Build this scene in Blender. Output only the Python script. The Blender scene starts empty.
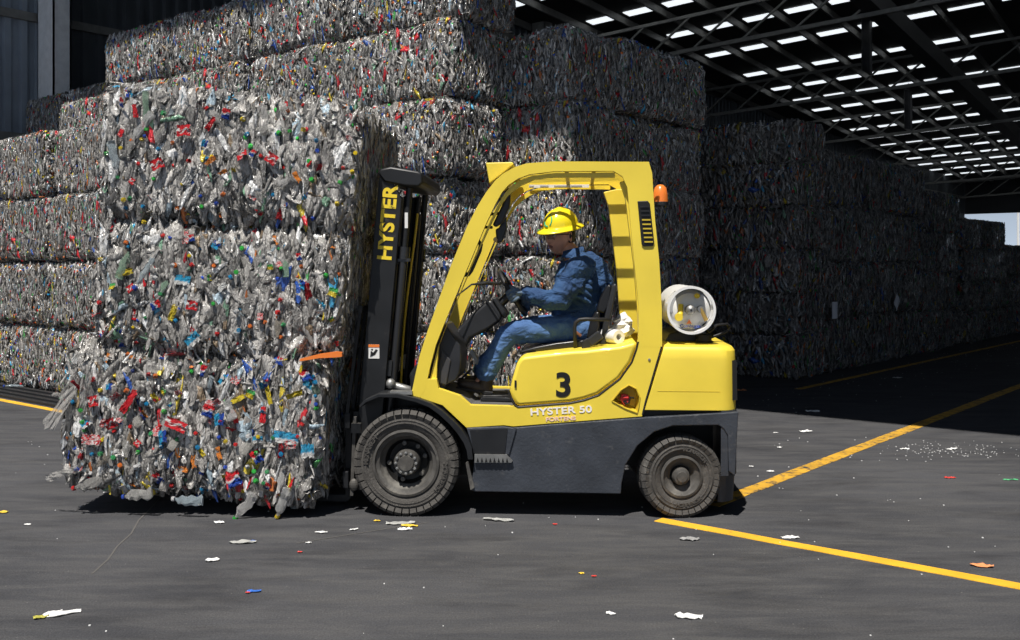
import bpy, bmesh, math, random
import numpy as np
from mathutils import Vector, Matrix

random.seed(7)
col = bpy.context.scene.collection
PI = math.pi
def R_(d): return math.radians(d)

# ------------------------------------------------------------------ materials
MATS = {}
def new_mat(name):
    m = bpy.data.materials.new(name); m.use_nodes = True
    return m, m.node_tree.nodes, m.node_tree.links
def mat(name, color, rough=.5, metal=0., spec=.5, var=0., vscale=8., bump=0., bscale=60., coat=0., dirt=None, dscale=4., dirt_amt=.5, alpha=1., emit=None, emit_s=0.):
    if name in MATS: return MATS[name]
    m, N, L = new_mat(name)
    b = N['Principled BSDF']
    b.inputs['Base Color'].default_value = (*color, 1)
    b.inputs['Roughness'].default_value = rough
    b.inputs['Metallic'].default_value = metal
    b.inputs['Specular IOR Level'].default_value = spec
    b.inputs['Coat Weight'].default_value = coat
    b.inputs['Alpha'].default_value = alpha
    tc = N.new('ShaderNodeTexCoord')
    src = None
    if var > 0:
        n = N.new('ShaderNodeTexNoise'); n.inputs['Scale'].default_value = vscale; n.inputs['Detail'].default_value = 6
        L.new(tc.outputs['Object'], n.inputs['Vector'])
        r = N.new('ShaderNodeValToRGB')
        r.color_ramp.elements[0].position = .3; r.color_ramp.elements[1].position = .7
        r.color_ramp.elements[0].color = (*[c*(1-var) for c in color], 1)
        r.color_ramp.elements[1].color = (*[min(1, c*(1+var)) for c in color], 1)
        L.new(n.outputs['Fac'], r.inputs['Fac']); src = r.outputs['Color']
    if dirt is not None:
        n = N.new('ShaderNodeTexNoise'); n.inputs['Scale'].default_value = dscale; n.inputs['Detail'].default_value = 9
        n.inputs['Roughness'].default_value = .7
        L.new(tc.outputs['Object'], n.inputs['Vector'])
        r = N.new('ShaderNodeValToRGB')
        r.color_ramp.elements[0].position = 1-dirt_amt; r.color_ramp.elements[1].position = min(1, 1-dirt_amt+.12)
        L.new(n.outputs['Fac'], r.inputs['Fac'])
        mx = N.new('ShaderNodeMix'); mx.data_type = 'RGBA'
        L.new(r.outputs['Color'], mx.inputs[0])
        if src: L.new(src, mx.inputs[6])
        else: mx.inputs[6].default_value = (*color, 1)
        mx.inputs[7].default_value = (*dirt, 1)
        src = mx.outputs[2]
    if src: L.new(src, b.inputs['Base Color'])
    if bump > 0:
        n = N.new('ShaderNodeTexNoise'); n.inputs['Scale'].default_value = bscale; n.inputs['Detail'].default_value = 5
        L.new(tc.outputs['Object'], n.inputs['Vector'])
        bp = N.new('ShaderNodeBump'); bp.inputs['Strength'].default_value = bump; bp.inputs['Distance'].default_value = .02
        L.new(n.outputs['Fac'], bp.inputs['Height']); L.new(bp.outputs['Normal'], b.inputs['Normal'])
    if emit is not None:
        b.inputs['Emission Color'].default_value = (*emit, 1); b.inputs['Emission Strength'].default_value = emit_s
    MATS[name] = m
    return m

YEL = mat('yellow paint', (.86, .66, .065), rough=.42, var=.07, vscale=3, coat=.15, dirt=(.42, .31, .07), dscale=7, dirt_amt=.33)
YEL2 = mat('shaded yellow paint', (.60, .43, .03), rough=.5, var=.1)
BLK = mat('black paint', (.012, .013, .015), rough=.45, var=.3, vscale=6, dirt=(.05, .047, .042), dscale=9, dirt_amt=.42)
PANEL = mat('worn charcoal steel', (.040, .046, .058), rough=.5, var=.3, vscale=5, dirt=(.09, .092, .098), dscale=11, dirt_amt=.42, bump=.15)
RUB = mat('dusty tyre rubber', (.075, .070, .064), rough=.85, var=.2, vscale=9, dirt=(.15, .14, .125), dscale=12, dirt_amt=.45, bump=.3, bscale=90)
RIM = mat('dusty dark wheel steel', (.09, .085, .078), rough=.6, metal=.2, var=.3, vscale=20, dirt=(.2, .19, .17), dirt_amt=.45)
DKR = mat('dark rubber', (.014, .014, .015), rough=.55, var=.2)
PLA = mat('black cab plastic', (.022, .023, .026), rough=.38, var=.2)
VIN = mat('black seat vinyl', (.012, .012, .013), rough=.28)
STL = mat('worn bare steel', (.32, .32, .31), rough=.45, metal=.7, var=.3, vscale=14)
CYLM = mat('oily cylinder steel', (.045, .046, .05), rough=.25, metal=.5)
FLOORM = mat('grey floor mat', (.11, .11, .112), rough=.7, var=.2)
WHT = mat('white paint', (.82, .82, .80), rough=.35, dirt=(.5, .42, .3), dscale=14, dirt_amt=.3)
INK = mat('black lettering', (.008, .008, .008), rough=.5)  # black for lettering and dark parts, also shade painted in recesses
WINK = mat('worn white lettering', (.9, .86, .82), rough=.5, dirt=(.88, .68, .2), dscale=45, dirt_amt=.2)
PINK = mat('faded pink lettering', (.88, .62, .52), rough=.5, dirt=(.88, .68, .2), dscale=60, dirt_amt=.3)
YINK = mat('worn yellow lettering', (.92, .68, .04), rough=.5, dirt=(.015, .015, .015), dscale=14, dirt_amt=.43)
ORG = mat('orange lens', (.85, .22, .04), rough=.25)
RED = mat('red plastic', (.65, .04, .04), rough=.35)
BRASS = mat('brass valve', (.75, .55, .06), rough=.35, metal=.3)
BLUEI = mat('blue lettering', (.06, .1, .4), rough=.5)
HELM = mat('yellow helmet shell', (.90, .72, .02), rough=.25, coat=.4)
GRN = mat('green decal', (.02, .42, .22), rough=.5)
SKIN = mat('tanned skin', (.60, .30, .19), rough=.45, var=.12, vscale=30)
LIP = mat('lips', (.20, .07, .055), rough=.5)
HAIR = mat('black hair', (.008, .007, .006), rough=.55)
LENS = mat('safety glasses lens', (.10, .10, .11), rough=.08, spec=.8)
LEATHER = mat('dark brown boot leather', (.055, .042, .034), rough=.5, var=.4, vscale=20)
GLOVE = mat('blue grey glove cloth', (.10, .15, .22), rough=.8, var=.2, vscale=40)

def denim(name, c1, c2, wr):
    m, N, L = new_mat(name); b = N['Principled BSDF']; b.inputs['Roughness'].default_value = .85
    tc = N.new('ShaderNodeTexCoord')
    n = N.new('ShaderNodeTexNoise'); n.inputs['Scale'].default_value = 7; n.inputs['Detail'].default_value = 5
    L.new(tc.outputs['Object'], n.inputs['Vector'])
    r = N.new('ShaderNodeValToRGB'); r.color_ramp.elements[0].position = .35; r.color_ramp.elements[1].position = .68
    r.color_ramp.elements[0].color = (*c1, 1); r.color_ramp.elements[1].color = (*c2, 1)
    L.new(n.outputs['Fac'], r.inputs['Fac']); L.new(r.outputs['Color'], b.inputs['Base Color'])
    mp = N.new('ShaderNodeMapping'); mp.inputs['Scale'].default_value = (1.1, 1, 1.6); mp.inputs['Rotation'].default_value = (0, .7, 0)
    L.new(tc.outputs['Object'], mp.inputs['Vector'])
    n2 = N.new('ShaderNodeTexNoise'); n2.inputs['Scale'].default_value = 9; n2.inputs['Detail'].default_value = 3; n2.inputs['Distortion'].default_value = 1.2
    L.new(mp.outputs['Vector'], n2.inputs['Vector'])
    bp = N.new('ShaderNodeBump'); bp.inputs['Strength'].default_value = wr; bp.inputs['Distance'].default_value = .06
    L.new(n2.outputs['Fac'], bp.inputs['Height']); L.new(bp.outputs['Normal'], b.inputs['Normal'])
    return m
JACKET = denim('blue denim jacket', (.015, .048, .13), (.028, .085, .205), .7)
JEANS = denim('faded blue jeans', (.04, .10, .25), (.09, .19, .40), .5)

def plastic_attr(name, rough=.16, boost=1.0, trans=0.):
    m, N, L = new_mat(name); b = N['Principled BSDF']
    a = N.new('ShaderNodeAttribute'); a.attribute_name = 'col'
    tc = N.new('ShaderNodeTexCoord')
    n = N.new('ShaderNodeTexNoise'); n.inputs['Scale'].default_value = 38; n.inputs['Detail'].default_value = 4; n.inputs['Distortion'].default_value = 1.5
    mp = N.new('ShaderNodeMapping'); mp.inputs['Scale'].default_value = (1, 1, .45)
    L.new(tc.outputs['Object'], mp.inputs['Vector']); L.new(mp.outputs['Vector'], n.inputs['Vector'])
    r = N.new('ShaderNodeMapRange'); r.inputs['From Min'].default_value = .3; r.inputs['From Max'].default_value = .7
    r.inputs['To Min'].default_value = .55*boost; r.inputs['To Max'].default_value = 1.35*boost
    L.new(n.outputs['Fac'], r.inputs['Value'])
    v = N.new('ShaderNodeVectorMath'); v.operation = 'SCALE'
    L.new(a.outputs['Color'], v.inputs[0]); L.new(r.outputs['Result'], v.inputs['Scale'])
    n3 = N.new('ShaderNodeTexNoise'); n3.inputs['Scale'].default_value = 75; n3.inputs['Detail'].default_value = 3; n3.inputs['Distortion'].default_value = .8
    mp3 = N.new('ShaderNodeMapping'); mp3.inputs['Scale'].default_value = (1, 1, .22)
    L.new(tc.outputs['Object'], mp3.inputs['Vector']); L.new(mp3.outputs['Vector'], n3.inputs['Vector'])
    glint_ = N.new('ShaderNodeMapRange'); glint_.inputs['From Min'].default_value = .58; glint_.inputs['From Max'].default_value = .70; L.new(n3.outputs['Fac'], glint_.inputs['Value']); glint_.inputs['To Max'].default_value = .55  # mask of light streaks, painted glints
    rd_ = N.new('ShaderNodeMapRange'); rd_.inputs['From Min'].default_value = .42; rd_.inputs['From Max'].default_value = .30; L.new(n3.outputs['Fac'], rd_.inputs['Value']); rd_.inputs['To Max'].default_value = .7
    m1 = N.new('ShaderNodeMix'); m1.data_type = 'RGBA'; L.new(rd_.outputs['Result'], m1.inputs[0]); L.new(v.outputs['Vector'], m1.inputs[6]); m1.inputs[7].default_value = (.03, .028, .026, 1)
    m2 = N.new('ShaderNodeMix'); m2.data_type = 'RGBA'; m2.blend_type = 'SCREEN'; L.new(glint_.outputs['Result'], m2.inputs[0]); L.new(m1.outputs[2], m2.inputs[6]); L.new(a.outputs['Color'], m2.inputs[7])  # light and dark streaks put the plastic's reflections into its colour
    L.new(m2.outputs[2], b.inputs['Base Color'])
    b.inputs['Roughness'].default_value = rough
    b.inputs['Specular IOR Level'].default_value = .9
    bp = N.new('ShaderNodeBump'); bp.inputs['Strength'].default_value = .75; bp.inputs['Distance'].default_value = .03
    L.new(n.outputs['Fac'], bp.inputs['Height']); L.new(bp.outputs['Normal'], b.inputs['Normal'])
    if trans: b.inputs['Alpha'].default_value = 1-trans
    return m
SQUASH = plastic_attr('crushed clear plastic')
CLEAR = plastic_attr('thin clear bottle plastic', rough=.15, trans=.38)
CORE = mat('dark gaps between crushed bottles', (.12, .11, .10), rough=.5, var=.7, vscale=25, bump=.6, bscale=40)

# ------------------------------------------------------------------ mesh builder
class MB:
    def __init__(s): s.v = []; s.f = []
    def add(s, vs, fs):
        o = len(s.v); s.v += [tuple(v) for v in vs]; s.f += [tuple(i+o for i in f) for f in fs]; return s
    def box(s, x0, x1, y0, y1, z0, z1):
        return s.add([(x, y, z) for x in (x0, x1) for y in (y0, y1) for z in (z0, z1)],
                     [(0, 1, 3, 2), (4, 6, 7, 5), (0, 4, 5, 1), (2, 3, 7, 6), (0, 2, 6, 4), (1, 5, 7, 3)])
    def prism(s, poly, y0, y1):            # polygon in x-z pushed along y
        n = len(poly)
        vs = [(x, y0, z) for x, z in poly]+[(x, y1, z) for x, z in poly]
        return s.add(vs, [tuple(range(n)), tuple(range(2*n-1, n-1, -1))]+[(i, i+n, (i+1) % n+n, (i+1) % n) for i in range(n)])
    def strip(s, pa, pb, y0, y1):          # band between two polylines in x-z
        for i in range(len(pa)-1):
            s.prism([pa[i], pa[i+1], pb[i+1], pb[i]], y0, y1)
        return s
    def tube(s, pts, r, n=8, caps=True, ell=None):
        pts = [Vector(p) for p in pts]; k = len(pts)
        rs = r if isinstance(r, (list, tuple)) else [r]*k
        T = [(pts[min(i+1, k-1)]-pts[max(i-1, 0)]).normalized() for i in range(k)]
        up = Vector((0, 0, 1)) if abs(T[0].z) < .9 else Vector((0, 1, 0))
        a = (up-T[0]*up.dot(T[0])).normalized(); vs = []
        for i in range(k):
            a = (a-T[i]*a.dot(T[i])).normalized(); b = T[i].cross(a)
            ra = rs[i]; rb = rs[i]
            if isinstance(ra, tuple): ra, rb = ra
            for j in range(n):
                t = 2*PI*j/n; vs.append(pts[i]+a*math.cos(t)*ra+b*math.sin(t)*rb)
        fs = [(i*n+j, i*n+(j+1) % n, (i+1)*n+(j+1) % n, (i+1)*n+j) for i in range(k-1) for j in range(n)]
        if caps: fs += [tuple(range(n-1, -1, -1)), tuple((k-1)*n+j for j in range(n))]
        return s.add(vs, fs)
    def lathe(s, prof, c=(0, 0, 0), axis='y', n=32, a0=0, a1=2*PI):    # prof: (radius, along)
        full = abs(a1-a0-2*PI) < 1e-6; m = n if full else n+1; vs = []
        for rr, h in prof:
            for j in range(m):
                t = a0+(a1-a0)*j/n; p, q = rr*math.cos(t), rr*math.sin(t)
                v = (p, h, q) if axis == 'y' else ((p, q, h) if axis == 'z' else (h, p, q))
                vs.append((v[0]+c[0], v[1]+c[1], v[2]+c[2]))
        fs = []
        for i in range(len(prof)-1):
            for j in range(n):
                j2 = (j+1) % m
                fs.append((i*m+j, i*m+j2, (i+1)*m+j2, (i+1)*m+j))
        return s.add(vs, fs)
    def ball(s, c, r, n=12, m=8):
        rx, ry, rz = r if isinstance(r, tuple) else (r, r, r)
        vs = []
        for i in range(m+1):
            ph = PI*i/m
            for j in range(n):
                t = 2*PI*j/n
                vs.append((c[0]+rx*math.sin(ph)*math.cos(t), c[1]+ry*math.sin(ph)*math.sin(t), c[2]+rz*math.cos(ph)))
        return s.add(vs, [(i*n+j, (i+1)*n+j, (i+1)*n+(j+1) % n, i*n+(j+1) % n) for i in range(m) for j in range(n)])
    def limb(s, pts, rs, n=14):            # rounded tapered tube with ball ends, to be fused later
        P = [Vector(p) for p in pts]; dense = []; dr = []
        for i in range(len(P)-1):
            for q in range(4):
                t = q/4; dense.append(P[i].lerp(P[i+1], t))
                a, b = rs[i], rs[i+1]
                if isinstance(a, tuple) or isinstance(b, tuple):
                    a = a if isinstance(a, tuple) else (a, a); b = b if isinstance(b, tuple) else (b, b)
                    dr.append((a[0]*(1-t)+b[0]*t, a[1]*(1-t)+b[1]*t))
                else: dr.append(a*(1-t)+b*t)
        dense.append(P[-1]); dr.append(rs[-1])
        s.tube(dense, dr, n)
        for p, r in ((P[0], rs[0]), (P[-1], rs[-1])):
            if not isinstance(r, tuple): s.ball(p, r, n, 8)
        return s
    def build(s, name, m, parent=None, loc=(0, 0, 0), smooth=False, bevel=0, seg=2, mods=None, tri=False):
        me = bpy.data.meshes.new(name); me.from_pydata(s.v, [], s.f); me.validate()
        bm = bmesh.new(); bm.from_mesh(me)
        bmesh.ops.remove_doubles(bm, verts=bm.verts, dist=1e-6)
        bmesh.ops.recalc_face_normals(bm, faces=bm.faces)
        bm.to_mesh(me); bm.free()
        me.materials.append(m)
        o = bpy.data.objects.new(name, me); col.objects.link(o)
        if parent: o.parent = parent
        o.location = loc
        if bevel:
            b = o.modifiers.new('b', 'BEVEL'); b.width = bevel; b.segments = seg; b.limit_method = 'ANGLE'; b.angle_limit = R_(35)
        if smooth:
            for p in me.polygons: p.use_smooth = True
            if smooth == 'auto' or bevel:
                try: me.set_sharp_from_angle(angle=R_(38))
                except Exception: pass
        return o

def fused(o, voxel, iters=4, fac=.6):
    r = o.modifiers.new('r', 'REMESH'); r.mode = 'VOXEL'; r.voxel_size = voxel; r.use_smooth_shade = True
    s = o.modifiers.new('s', 'SMOOTH'); s.iterations = iters; s.factor = fac
    return o
def empty(name, loc=(0, 0, 0), rz=0, parent=None):
    o = bpy.data.objects.new(name, None); col.objects.link(o); o.location = loc; o.rotation_euler = (0, 0, rz); o.parent = parent
    return o
def tag(o, label=None, cat=None, group=None, kind=None):
    if label: o['label'] = label
    if cat: o['category'] = cat
    if group: o['group'] = group
    if kind: o['kind'] = kind
    return o
def text_mesh(name, body, size, m, parent, loc, rot=(PI/2, 0, 0), bold=0., sx=1., depth=.0015, spacing=1.):
    c = bpy.data.curves.new(name, 'FONT'); c.body = body; c.size = size; c.offset = bold; c.extrude = depth
    c.align_x = 'CENTER'; c.align_y = 'CENTER'; c.space_character = spacing
    t = bpy.data.objects.new(name, c); col.objects.link(t)
    dg = bpy.context.evaluated_depsgraph_get()
    me = bpy.data.meshes.new_from_object(t.evaluated_get(dg)); me.name = name
    bpy.data.objects.remove(t); bpy.data.curves.remove(c)
    me.materials.clear(); me.materials.append(m)
    for v in me.vertices: v.co.x *= sx
    o = bpy.data.objects.new(name, me); col.objects.link(o); o.parent = parent; o.location = loc; o.rotation_euler = rot
    return o
def flat_shape(outer, holes, y0, y1):      # x-z polygon with holes as a slab (through a filled 2D curve)
    c = bpy.data.curves.new('c', 'CURVE'); c.dimensions = '2D'; c.fill_mode = 'BOTH'; c.extrude = (y1-y0)/2
    for pl in [outer]+holes:
        sp = c.splines.new('POLY'); sp.points.add(len(pl)-1); sp.use_cyclic_u = True
        for i, (x, z) in enumerate(pl): sp.points[i].co = (x, z, 0, 1)
    t = bpy.data.objects.new('c', c); col.objects.link(t)
    dg = bpy.context.evaluated_depsgraph_get(); me = bpy.data.meshes.new_from_object(t.evaluated_get(dg))
    mb = MB(); yc = (y0+y1)/2
    mb.add([(v.co.x, yc-v.co.z, v.co.y) for v in me.vertices], [tuple(p.vertices) for p in me.polygons])
    bpy.data.objects.remove(t); bpy.data.curves.remove(c); bpy.data.meshes.remove(me)
    return mb

# ------------------------------------------------------------------ building axes
UX, UY = .6348, .7727          # along the shed, away from the yard
VX, VY = -.7727, .6348         # across the shed, to the left
def P(u, v, z=0): return Vector((UX*u+VX*v, UY*u+VY*v, z))
ANG_U = math.atan2(UY, UX)     # rotation that turns local x into the U direction

# ------------------------------------------------------------------ crushed bottle bales
CAPC = [(.75, .03, .03), (.03, .09, .55), (.05, .55, .08), (.85, .85, .85), (.9, .65, .03), (.85, .2, .04), (.02, .30, .62), (.8, .8, .8), (.7, .03, .05)]
def fast_mesh(name, V, F, C, m):
    me = bpy.data.meshes.new(name)
    nf = sum(len(f) for f in F); nl = sum(f.size for f in F)
    me.vertices.add(len(V)); me.vertices.foreach_set('co', V.astype(np.float32).ravel())
    me.loops.add(nl); me.polygons.add(nf)
    starts = []; idx = []; s = 0
    for f in F:
        k = f.shape[1]; starts.append(np.arange(len(f))*k+s); s += f.size; idx.append(f.ravel())
    me.loops.foreach_set('vertex_index', np.concatenate(idx).astype(np.int32))
    me.polygons.foreach_set('loop_start', np.concatenate(starts).astype(np.int32))
    me.update(calc_edges=True)
    a = me.color_attributes.new('col', 'FLOAT_COLOR', 'POINT')
    C4 = np.ones((len(V), 4), np.float32); C4[:, :3] = C
    a.data.foreach_set('color', C4.ravel())
    me.materials.append(m)
    return me
def bottle_template(rng, rings, segs, crumple=.45):
    ts = np.linspace(-.5, .5, rings)
    V = []
    for i, t in enumerate(ts):
        w = .5*(1-max(0, (t-.1)/.45)**2*.75) * (1 if 0 < i < rings-1 else .55)
        off = rng.normal(0, .10, 2)
        for j in range(segs):
            a = 2*PI*j/segs
            k = 1+rng.normal(0, crumple)
            V.append((w*math.cos(a)*k+off[0]*.6, t+rng.normal(0, .05), w*math.sin(a)*.55*k+off[1]*.4))
    F = [(i*segs+j, i*segs+(j+1) % segs, (i+1)*segs+(j+1) % segs, (i+1)*segs+j) for i in range(rings-1) for j in range(segs)]
    return np.array(V), np.array(F)
def cap_template(n=7):
    V = [(.5*math.cos(2*PI*j/n), .5*math.sin(2*PI*j/n), h) for h in (-.5, .4) for j in range(n)]+[(0, 0, .5)]
    F = [(j, (j+1) % n, n+(j+1) % n, n+j) for j in range(n)]+[(n+j, n+(j+1) % n, 2*n, 2*n) for j in range(n)]
    return np.array(V), np.array(F)
def piece_colours(rng, n, colour):
    C = np.empty((n, 3))
    g = np.clip(rng.beta(1.6, 1.9, n)*.53+.085, 0, 1)
    C[:] = g[:, None]*np.array([1.0, .955, .895])
    k = rng.random(n)
    tab = [(.06, (.86, .86, .85)), (.025, (.46, .58, .66)), (.012, (.26, .48, .32)), (.02*colour, (.72, .04, .05)), (.012*colour, (.75, .22, .06)),
           (.010*colour, (.05, .14, .55)), (.008*colour, (.08, .42, .70)), (.010*colour, (.80, .62, .06)), (.006*colour, (.10, .45, .12)), (.02, (.30, .22, .14))]
    s = 0
    for w, c in tab:
        mk = (k >= s) & (k < s+w); s += w
        C[mk] = np.array(c)*(.6+.5*rng.random((mk.sum(), 1)))
    return C
def bale_geo(seed, D, npiece, plen, pwid, ncap, capr, rings=4, segs=5, colour=1.0, grain=18, core=.0, bulge=.05, tilt=.22, keep=.12, dark=1.0, faces=(1, 1, 1, 1, 1, 1)):
    """a rounded block D=(lx,ly,lz) packed with crushed bottles on its skin"""
    rng = np.random.default_rng(seed)
    h = np.array(D)/2; r = min(h)*.30
    ph = rng.random((6, 3))*6.28; fr = rng.normal(0, 4.0, (6, 3))
    def skin(q):      # q on the cube [-1,1]^3 -> point and normal of the lumpy rounded block
        p = q*h; inner = np.clip(p, -(h-r), h-r); d = p-inner
        L = np.linalg.norm(d, axis=1, keepdims=True)+1e-9; n = d/L
        pos = inner+n*r
        lump = sum(np.sin(pos@fr[i]+ph[i, 0]) for i in range(6))/6
        mid = 1-(pos[:, 2:3]/h[2])**2
        pos = pos+n*(lump[:, None]*bulge+mid*bulge*.6-bulge*.6)
        return pos, n
    # core block
    g = 10; cv = []; cf = []
    for ax in range(3):
        for sg in (-1, 1):
            o = len(cv); a, b = (ax+1) % 3, (ax+2) % 3
            for i in range(g+1):
                for j in range(g+1):
                    q = [0, 0, 0]; q[ax] = sg; q[a] = -1+2*i/g; q[b] = -1+2*j/g; cv.append(q)
            for i in range(g):
                for j in range(g):
                    f = [o+i*(g+1)+j, o+(i+1)*(g+1)+j, o+(i+1)*(g+1)+j+1, o+i*(g+1)+j+1]
                    cf.append(f if sg > 0 else f[::-1])
    cv = np.array(cv, float); pos, n = skin(cv); core_v = pos-n*.03
    # pieces
    area = np.array([h[1]*h[2], h[1]*h[2], h[0]*h[2], h[0]*h[2], h[0]*h[1], h[0]*h[1]])*np.array(faces)
    def sample(k):
        fi = rng.choice(6, k, p=area/area.sum()); q = rng.uniform(-1, 1, (k, 3))
        ax = fi//2; q[np.arange(k), ax] = np.where(fi % 2 == 0, -1, 1)
        pos, n = skin(q)
        return pos, n
    def frames(pos, n, k, spread, tilt):
        t = np.zeros((k, 3)); t[:, 2] = 1
        topm = np.abs(n[:, 2]) > .75
        t[topm] = rng.normal(0, 1, (topm.sum(), 3))
        n2 = n+rng.normal(0, tilt, (k, 3)); n2 /= np.linalg.norm(n2, axis=1, keepdims=True)
        t = t-n2*(t*n2).sum(1, keepdims=True); t /= np.linalg.norm(t, axis=1, keepdims=True)+1e-9
        s = np.cross(t, n2); a = rng.normal(0, R_(spread), k)[:, None]
        wide = rng.random(k) < .12; a[wide] *= 3.5
        y = t*np.cos(a)+s*np.sin(a); x = np.cross(y, n2)
        return x, y, n2
    Vs = []; Fs = []; Cs = []; base = 0
    nt = 8
    for k in range(nt):
        T, F = bottle_template(rng, rings, segs); m = npiece//nt
        pos, n = sample(m); x, y, z = frames(pos, n, m, grain, tilt)
        L = plen*np.minimum(np.exp(rng.normal(0, .38, m)), 1.7); W = pwid*np.exp(rng.normal(0, .38, m))
        off = rng.uniform(-.02, .028, m)*(plen/.15)
        ctr = pos+n*off[:, None]
        V = ctr[:, None, :]+x[:, None, :]*(T[None, :, 0:1]*W[:, None, None])+y[:, None, :]*(T[None, :, 1:2]*L[:, None, None])+z[:, None, :]*(T[None, :, 2:3]*W[:, None, None])
        C = piece_colours(rng, m, colour)
        cc = np.repeat(C[:, None, :], len(T), 1)*(.75+.5*rng.random((m, len(T), 1)))
        Vs.append(V.reshape(-1, 3)); Cs.append(cc.reshape(-1, 3))
        Fs.append((F[None]+(base+np.arange(m)*len(T))[:, None, None]).reshape(-1, F.shape[1])); base += m*len(T)
    T, F = cap_template(); m = ncap
    if m:
        pos, n = sample(m); x, y, z = frames(pos, n, m, 90, .6)
        rr = capr*rng.uniform(.8, 1.15, m)*2
        ctr = pos+n*rng.uniform(.01, .035, m)[:, None]
        V = ctr[:, None, :]+(x[:, None, :]*T[None, :, 0:1]+y[:, None, :]*T[None, :, 1:2]+z[:, None, :]*T[None, :, 2:3]*.7)*rr[:, None, None]
        C = np.array(CAPC)[rng.integers(0, len(CAPC), m)]
        Vs.append(V.reshape(-1, 3)); Cs.append(np.repeat(C[:, None, :], len(T), 1).reshape(-1, 3))
        F = (F[None]+(base+np.arange(m)*len(T))[:, None, None]).reshape(-1, 4)
        q = F[F[:, 2] != F[:, 3]]; t3 = F[F[:, 2] == F[:, 3]][:, :3]
        Fs.append(q); Fs.append(t3)
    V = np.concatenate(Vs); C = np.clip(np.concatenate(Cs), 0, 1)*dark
    lim = h+.012; ex = np.abs(V)-lim; V = np.where(ex > 0, np.sign(V)*(lim+ex*keep), V)
    return core_v, np.array(cf), V, Fs, C, skin
def core_mesh(name, cv, cf):
    me = bpy.data.meshes.new(name); me.from_pydata([tuple(v) for v in cv], [], [tuple(f) for f in cf]); me.materials.append(CORE)
    return me

# small shared meshes for pieces that stand out
def colour_attr(me, fn):
    a = me.color_attributes.new('col', 'FLOAT_COLOR', 'POINT')
    for i, v in enumerate(me.vertices): a.data[i].color = (*fn(v.co), 1)
def crushed_bottle_mesh(seed, tint):
    rng = np.random.default_rng(seed)
    prof = [(.006, -.5), (.30, -.5), (.36, -.44), (.34, -.3), (.31, -.12), (.35, .05), (.33, .17), (.22, .30), (.11, .38), (.10, .46)]
    n = 10; vs = []
    for i, (r, t) in enumerate(prof):
        ox, oz = rng.normal(0, .045, 2) if 1 < i < 8 else (0, 0)
        for j in range(n):
            a = 2*PI*j/n; k = 1+(rng.normal(0, .16) if 1 < i < 8 else 0)
            vs.append((r*math.cos(a)*k*1.1+ox, t, r*math.sin(a)*k*.5+oz))
    fs = [(i*n+j, i*n+(j+1) % n, (i+1)*n+(j+1) % n, (i+1)*n+j) for i in range(len(prof)-1) for j in range(n)]
    me = bpy.data.meshes.new('crushed_bottle'); me.from_pydata(vs, [], fs); me.materials.append(CLEAR)
    colour_attr(me, lambda co: tint)
    return me
BOT = [crushed_bottle_mesh(s, t) for s, t in enumerate([(.55, .54, .52), (.62, .61, .6), (.45, .44, .42), (.50, .60, .66), (.7, .7, .69), (.34, .52, .38), (.58, .56, .52), (.40, .36, .3)])]
CAPM = []
for c in CAPC[:7]+[(.05, .35, .12)]:
    T, F = cap_template(12)
    me = bpy.data.meshes.new('bottle_cap'); me.from_pydata([tuple(v) for v in T], [], [tuple(dict.fromkeys(f)) for f in F.tolist()])
    me.materials.append(SQUASH); colour_attr(me, lambda co, c=c: c); CAPM.append(me)
def label_mesh(seed, fn, w=1., h=1., g=7):
    rng = np.random.default_rng(seed); vs = []
    k = rng.normal(0, 4, (3, 2)); p = rng.random(3)*6
    for i in range(g+1):
        for j in range(g+1):
            x = -.5+i/g; y = -.5+j/g
            z = sum(math.sin(k[q, 0]*x*2+k[q, 1]*y*2+p[q]) for q in range(3))*.045+rng.normal(0, .02)
            e = rng.normal(0, .035)
            vs.append((x*w+e, y*h+e, z))
    me = bpy.data.meshes.new('label_scrap'); me.from_pydata(vs, [], [(i*(g+1)+j, (i+1)*(g+1)+j, (i+1)*(g+1)+j+1, i*(g+1)+j+1) for i in range(g) for j in range(g)])
    me.materials.append(SQUASH); colour_attr(me, fn)
    return me
Rd, Wt, Bl, Cy, Yl, Gn, Og = (.75, .03, .04), (.88, .88, .86), (.03, .09, .5), (.05, .42, .72), (.85, .65, .05), (.08, .45, .12), (.85, .27, .05)
def ball_logo(co):
    s = co.x*.9+co.y*.25; wave = .09*math.sin(co.x*7)
    y = co.y-wave
    return Rd if y > .09 else (Wt if y > -.07 else Bl)
LABM = [(label_mesh(1, lambda c: Wt if abs(c.y-.12*math.sin(c.x*9)) < .09 else Rd, 1.2, .8, 12), .9),
        (label_mesh(2, ball_logo, .9, 1.0, 12), .7), (label_mesh(3, lambda c: Rd, .5, 1.2), 1.2),
        (label_mesh(4, lambda c: Cy if c.y > -.1 else Wt, 1.3, .7, 10), .7), (label_mesh(5, lambda c: Yl, .5, 1.1), .8),
        (label_mesh(6, lambda c: Wt, .7, 1.), .9), (label_mesh(7, lambda c: Og, .5, 1.), .8), (label_mesh(8, lambda c: Bl if c.x > 0 else Cy, .8, .8, 8), .7),
        (label_mesh(9, lambda c: Gn if c.y > 0 else Yl, .8, .6, 8), .5), (label_mesh(10, lambda c: Rd if (c.x*3+c.y*2) % .8 < .45 else Wt, 1.1, .7, 12), 1.)]
LW = [w for _, w in LABM]
SHEET = [label_mesh(21+k, lambda c: (.62, .6, .57), .55, 1.3, 9) for k in range(3)]
for me in SHEET: me.materials.clear(); me.materials.append(CLEAR)

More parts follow.
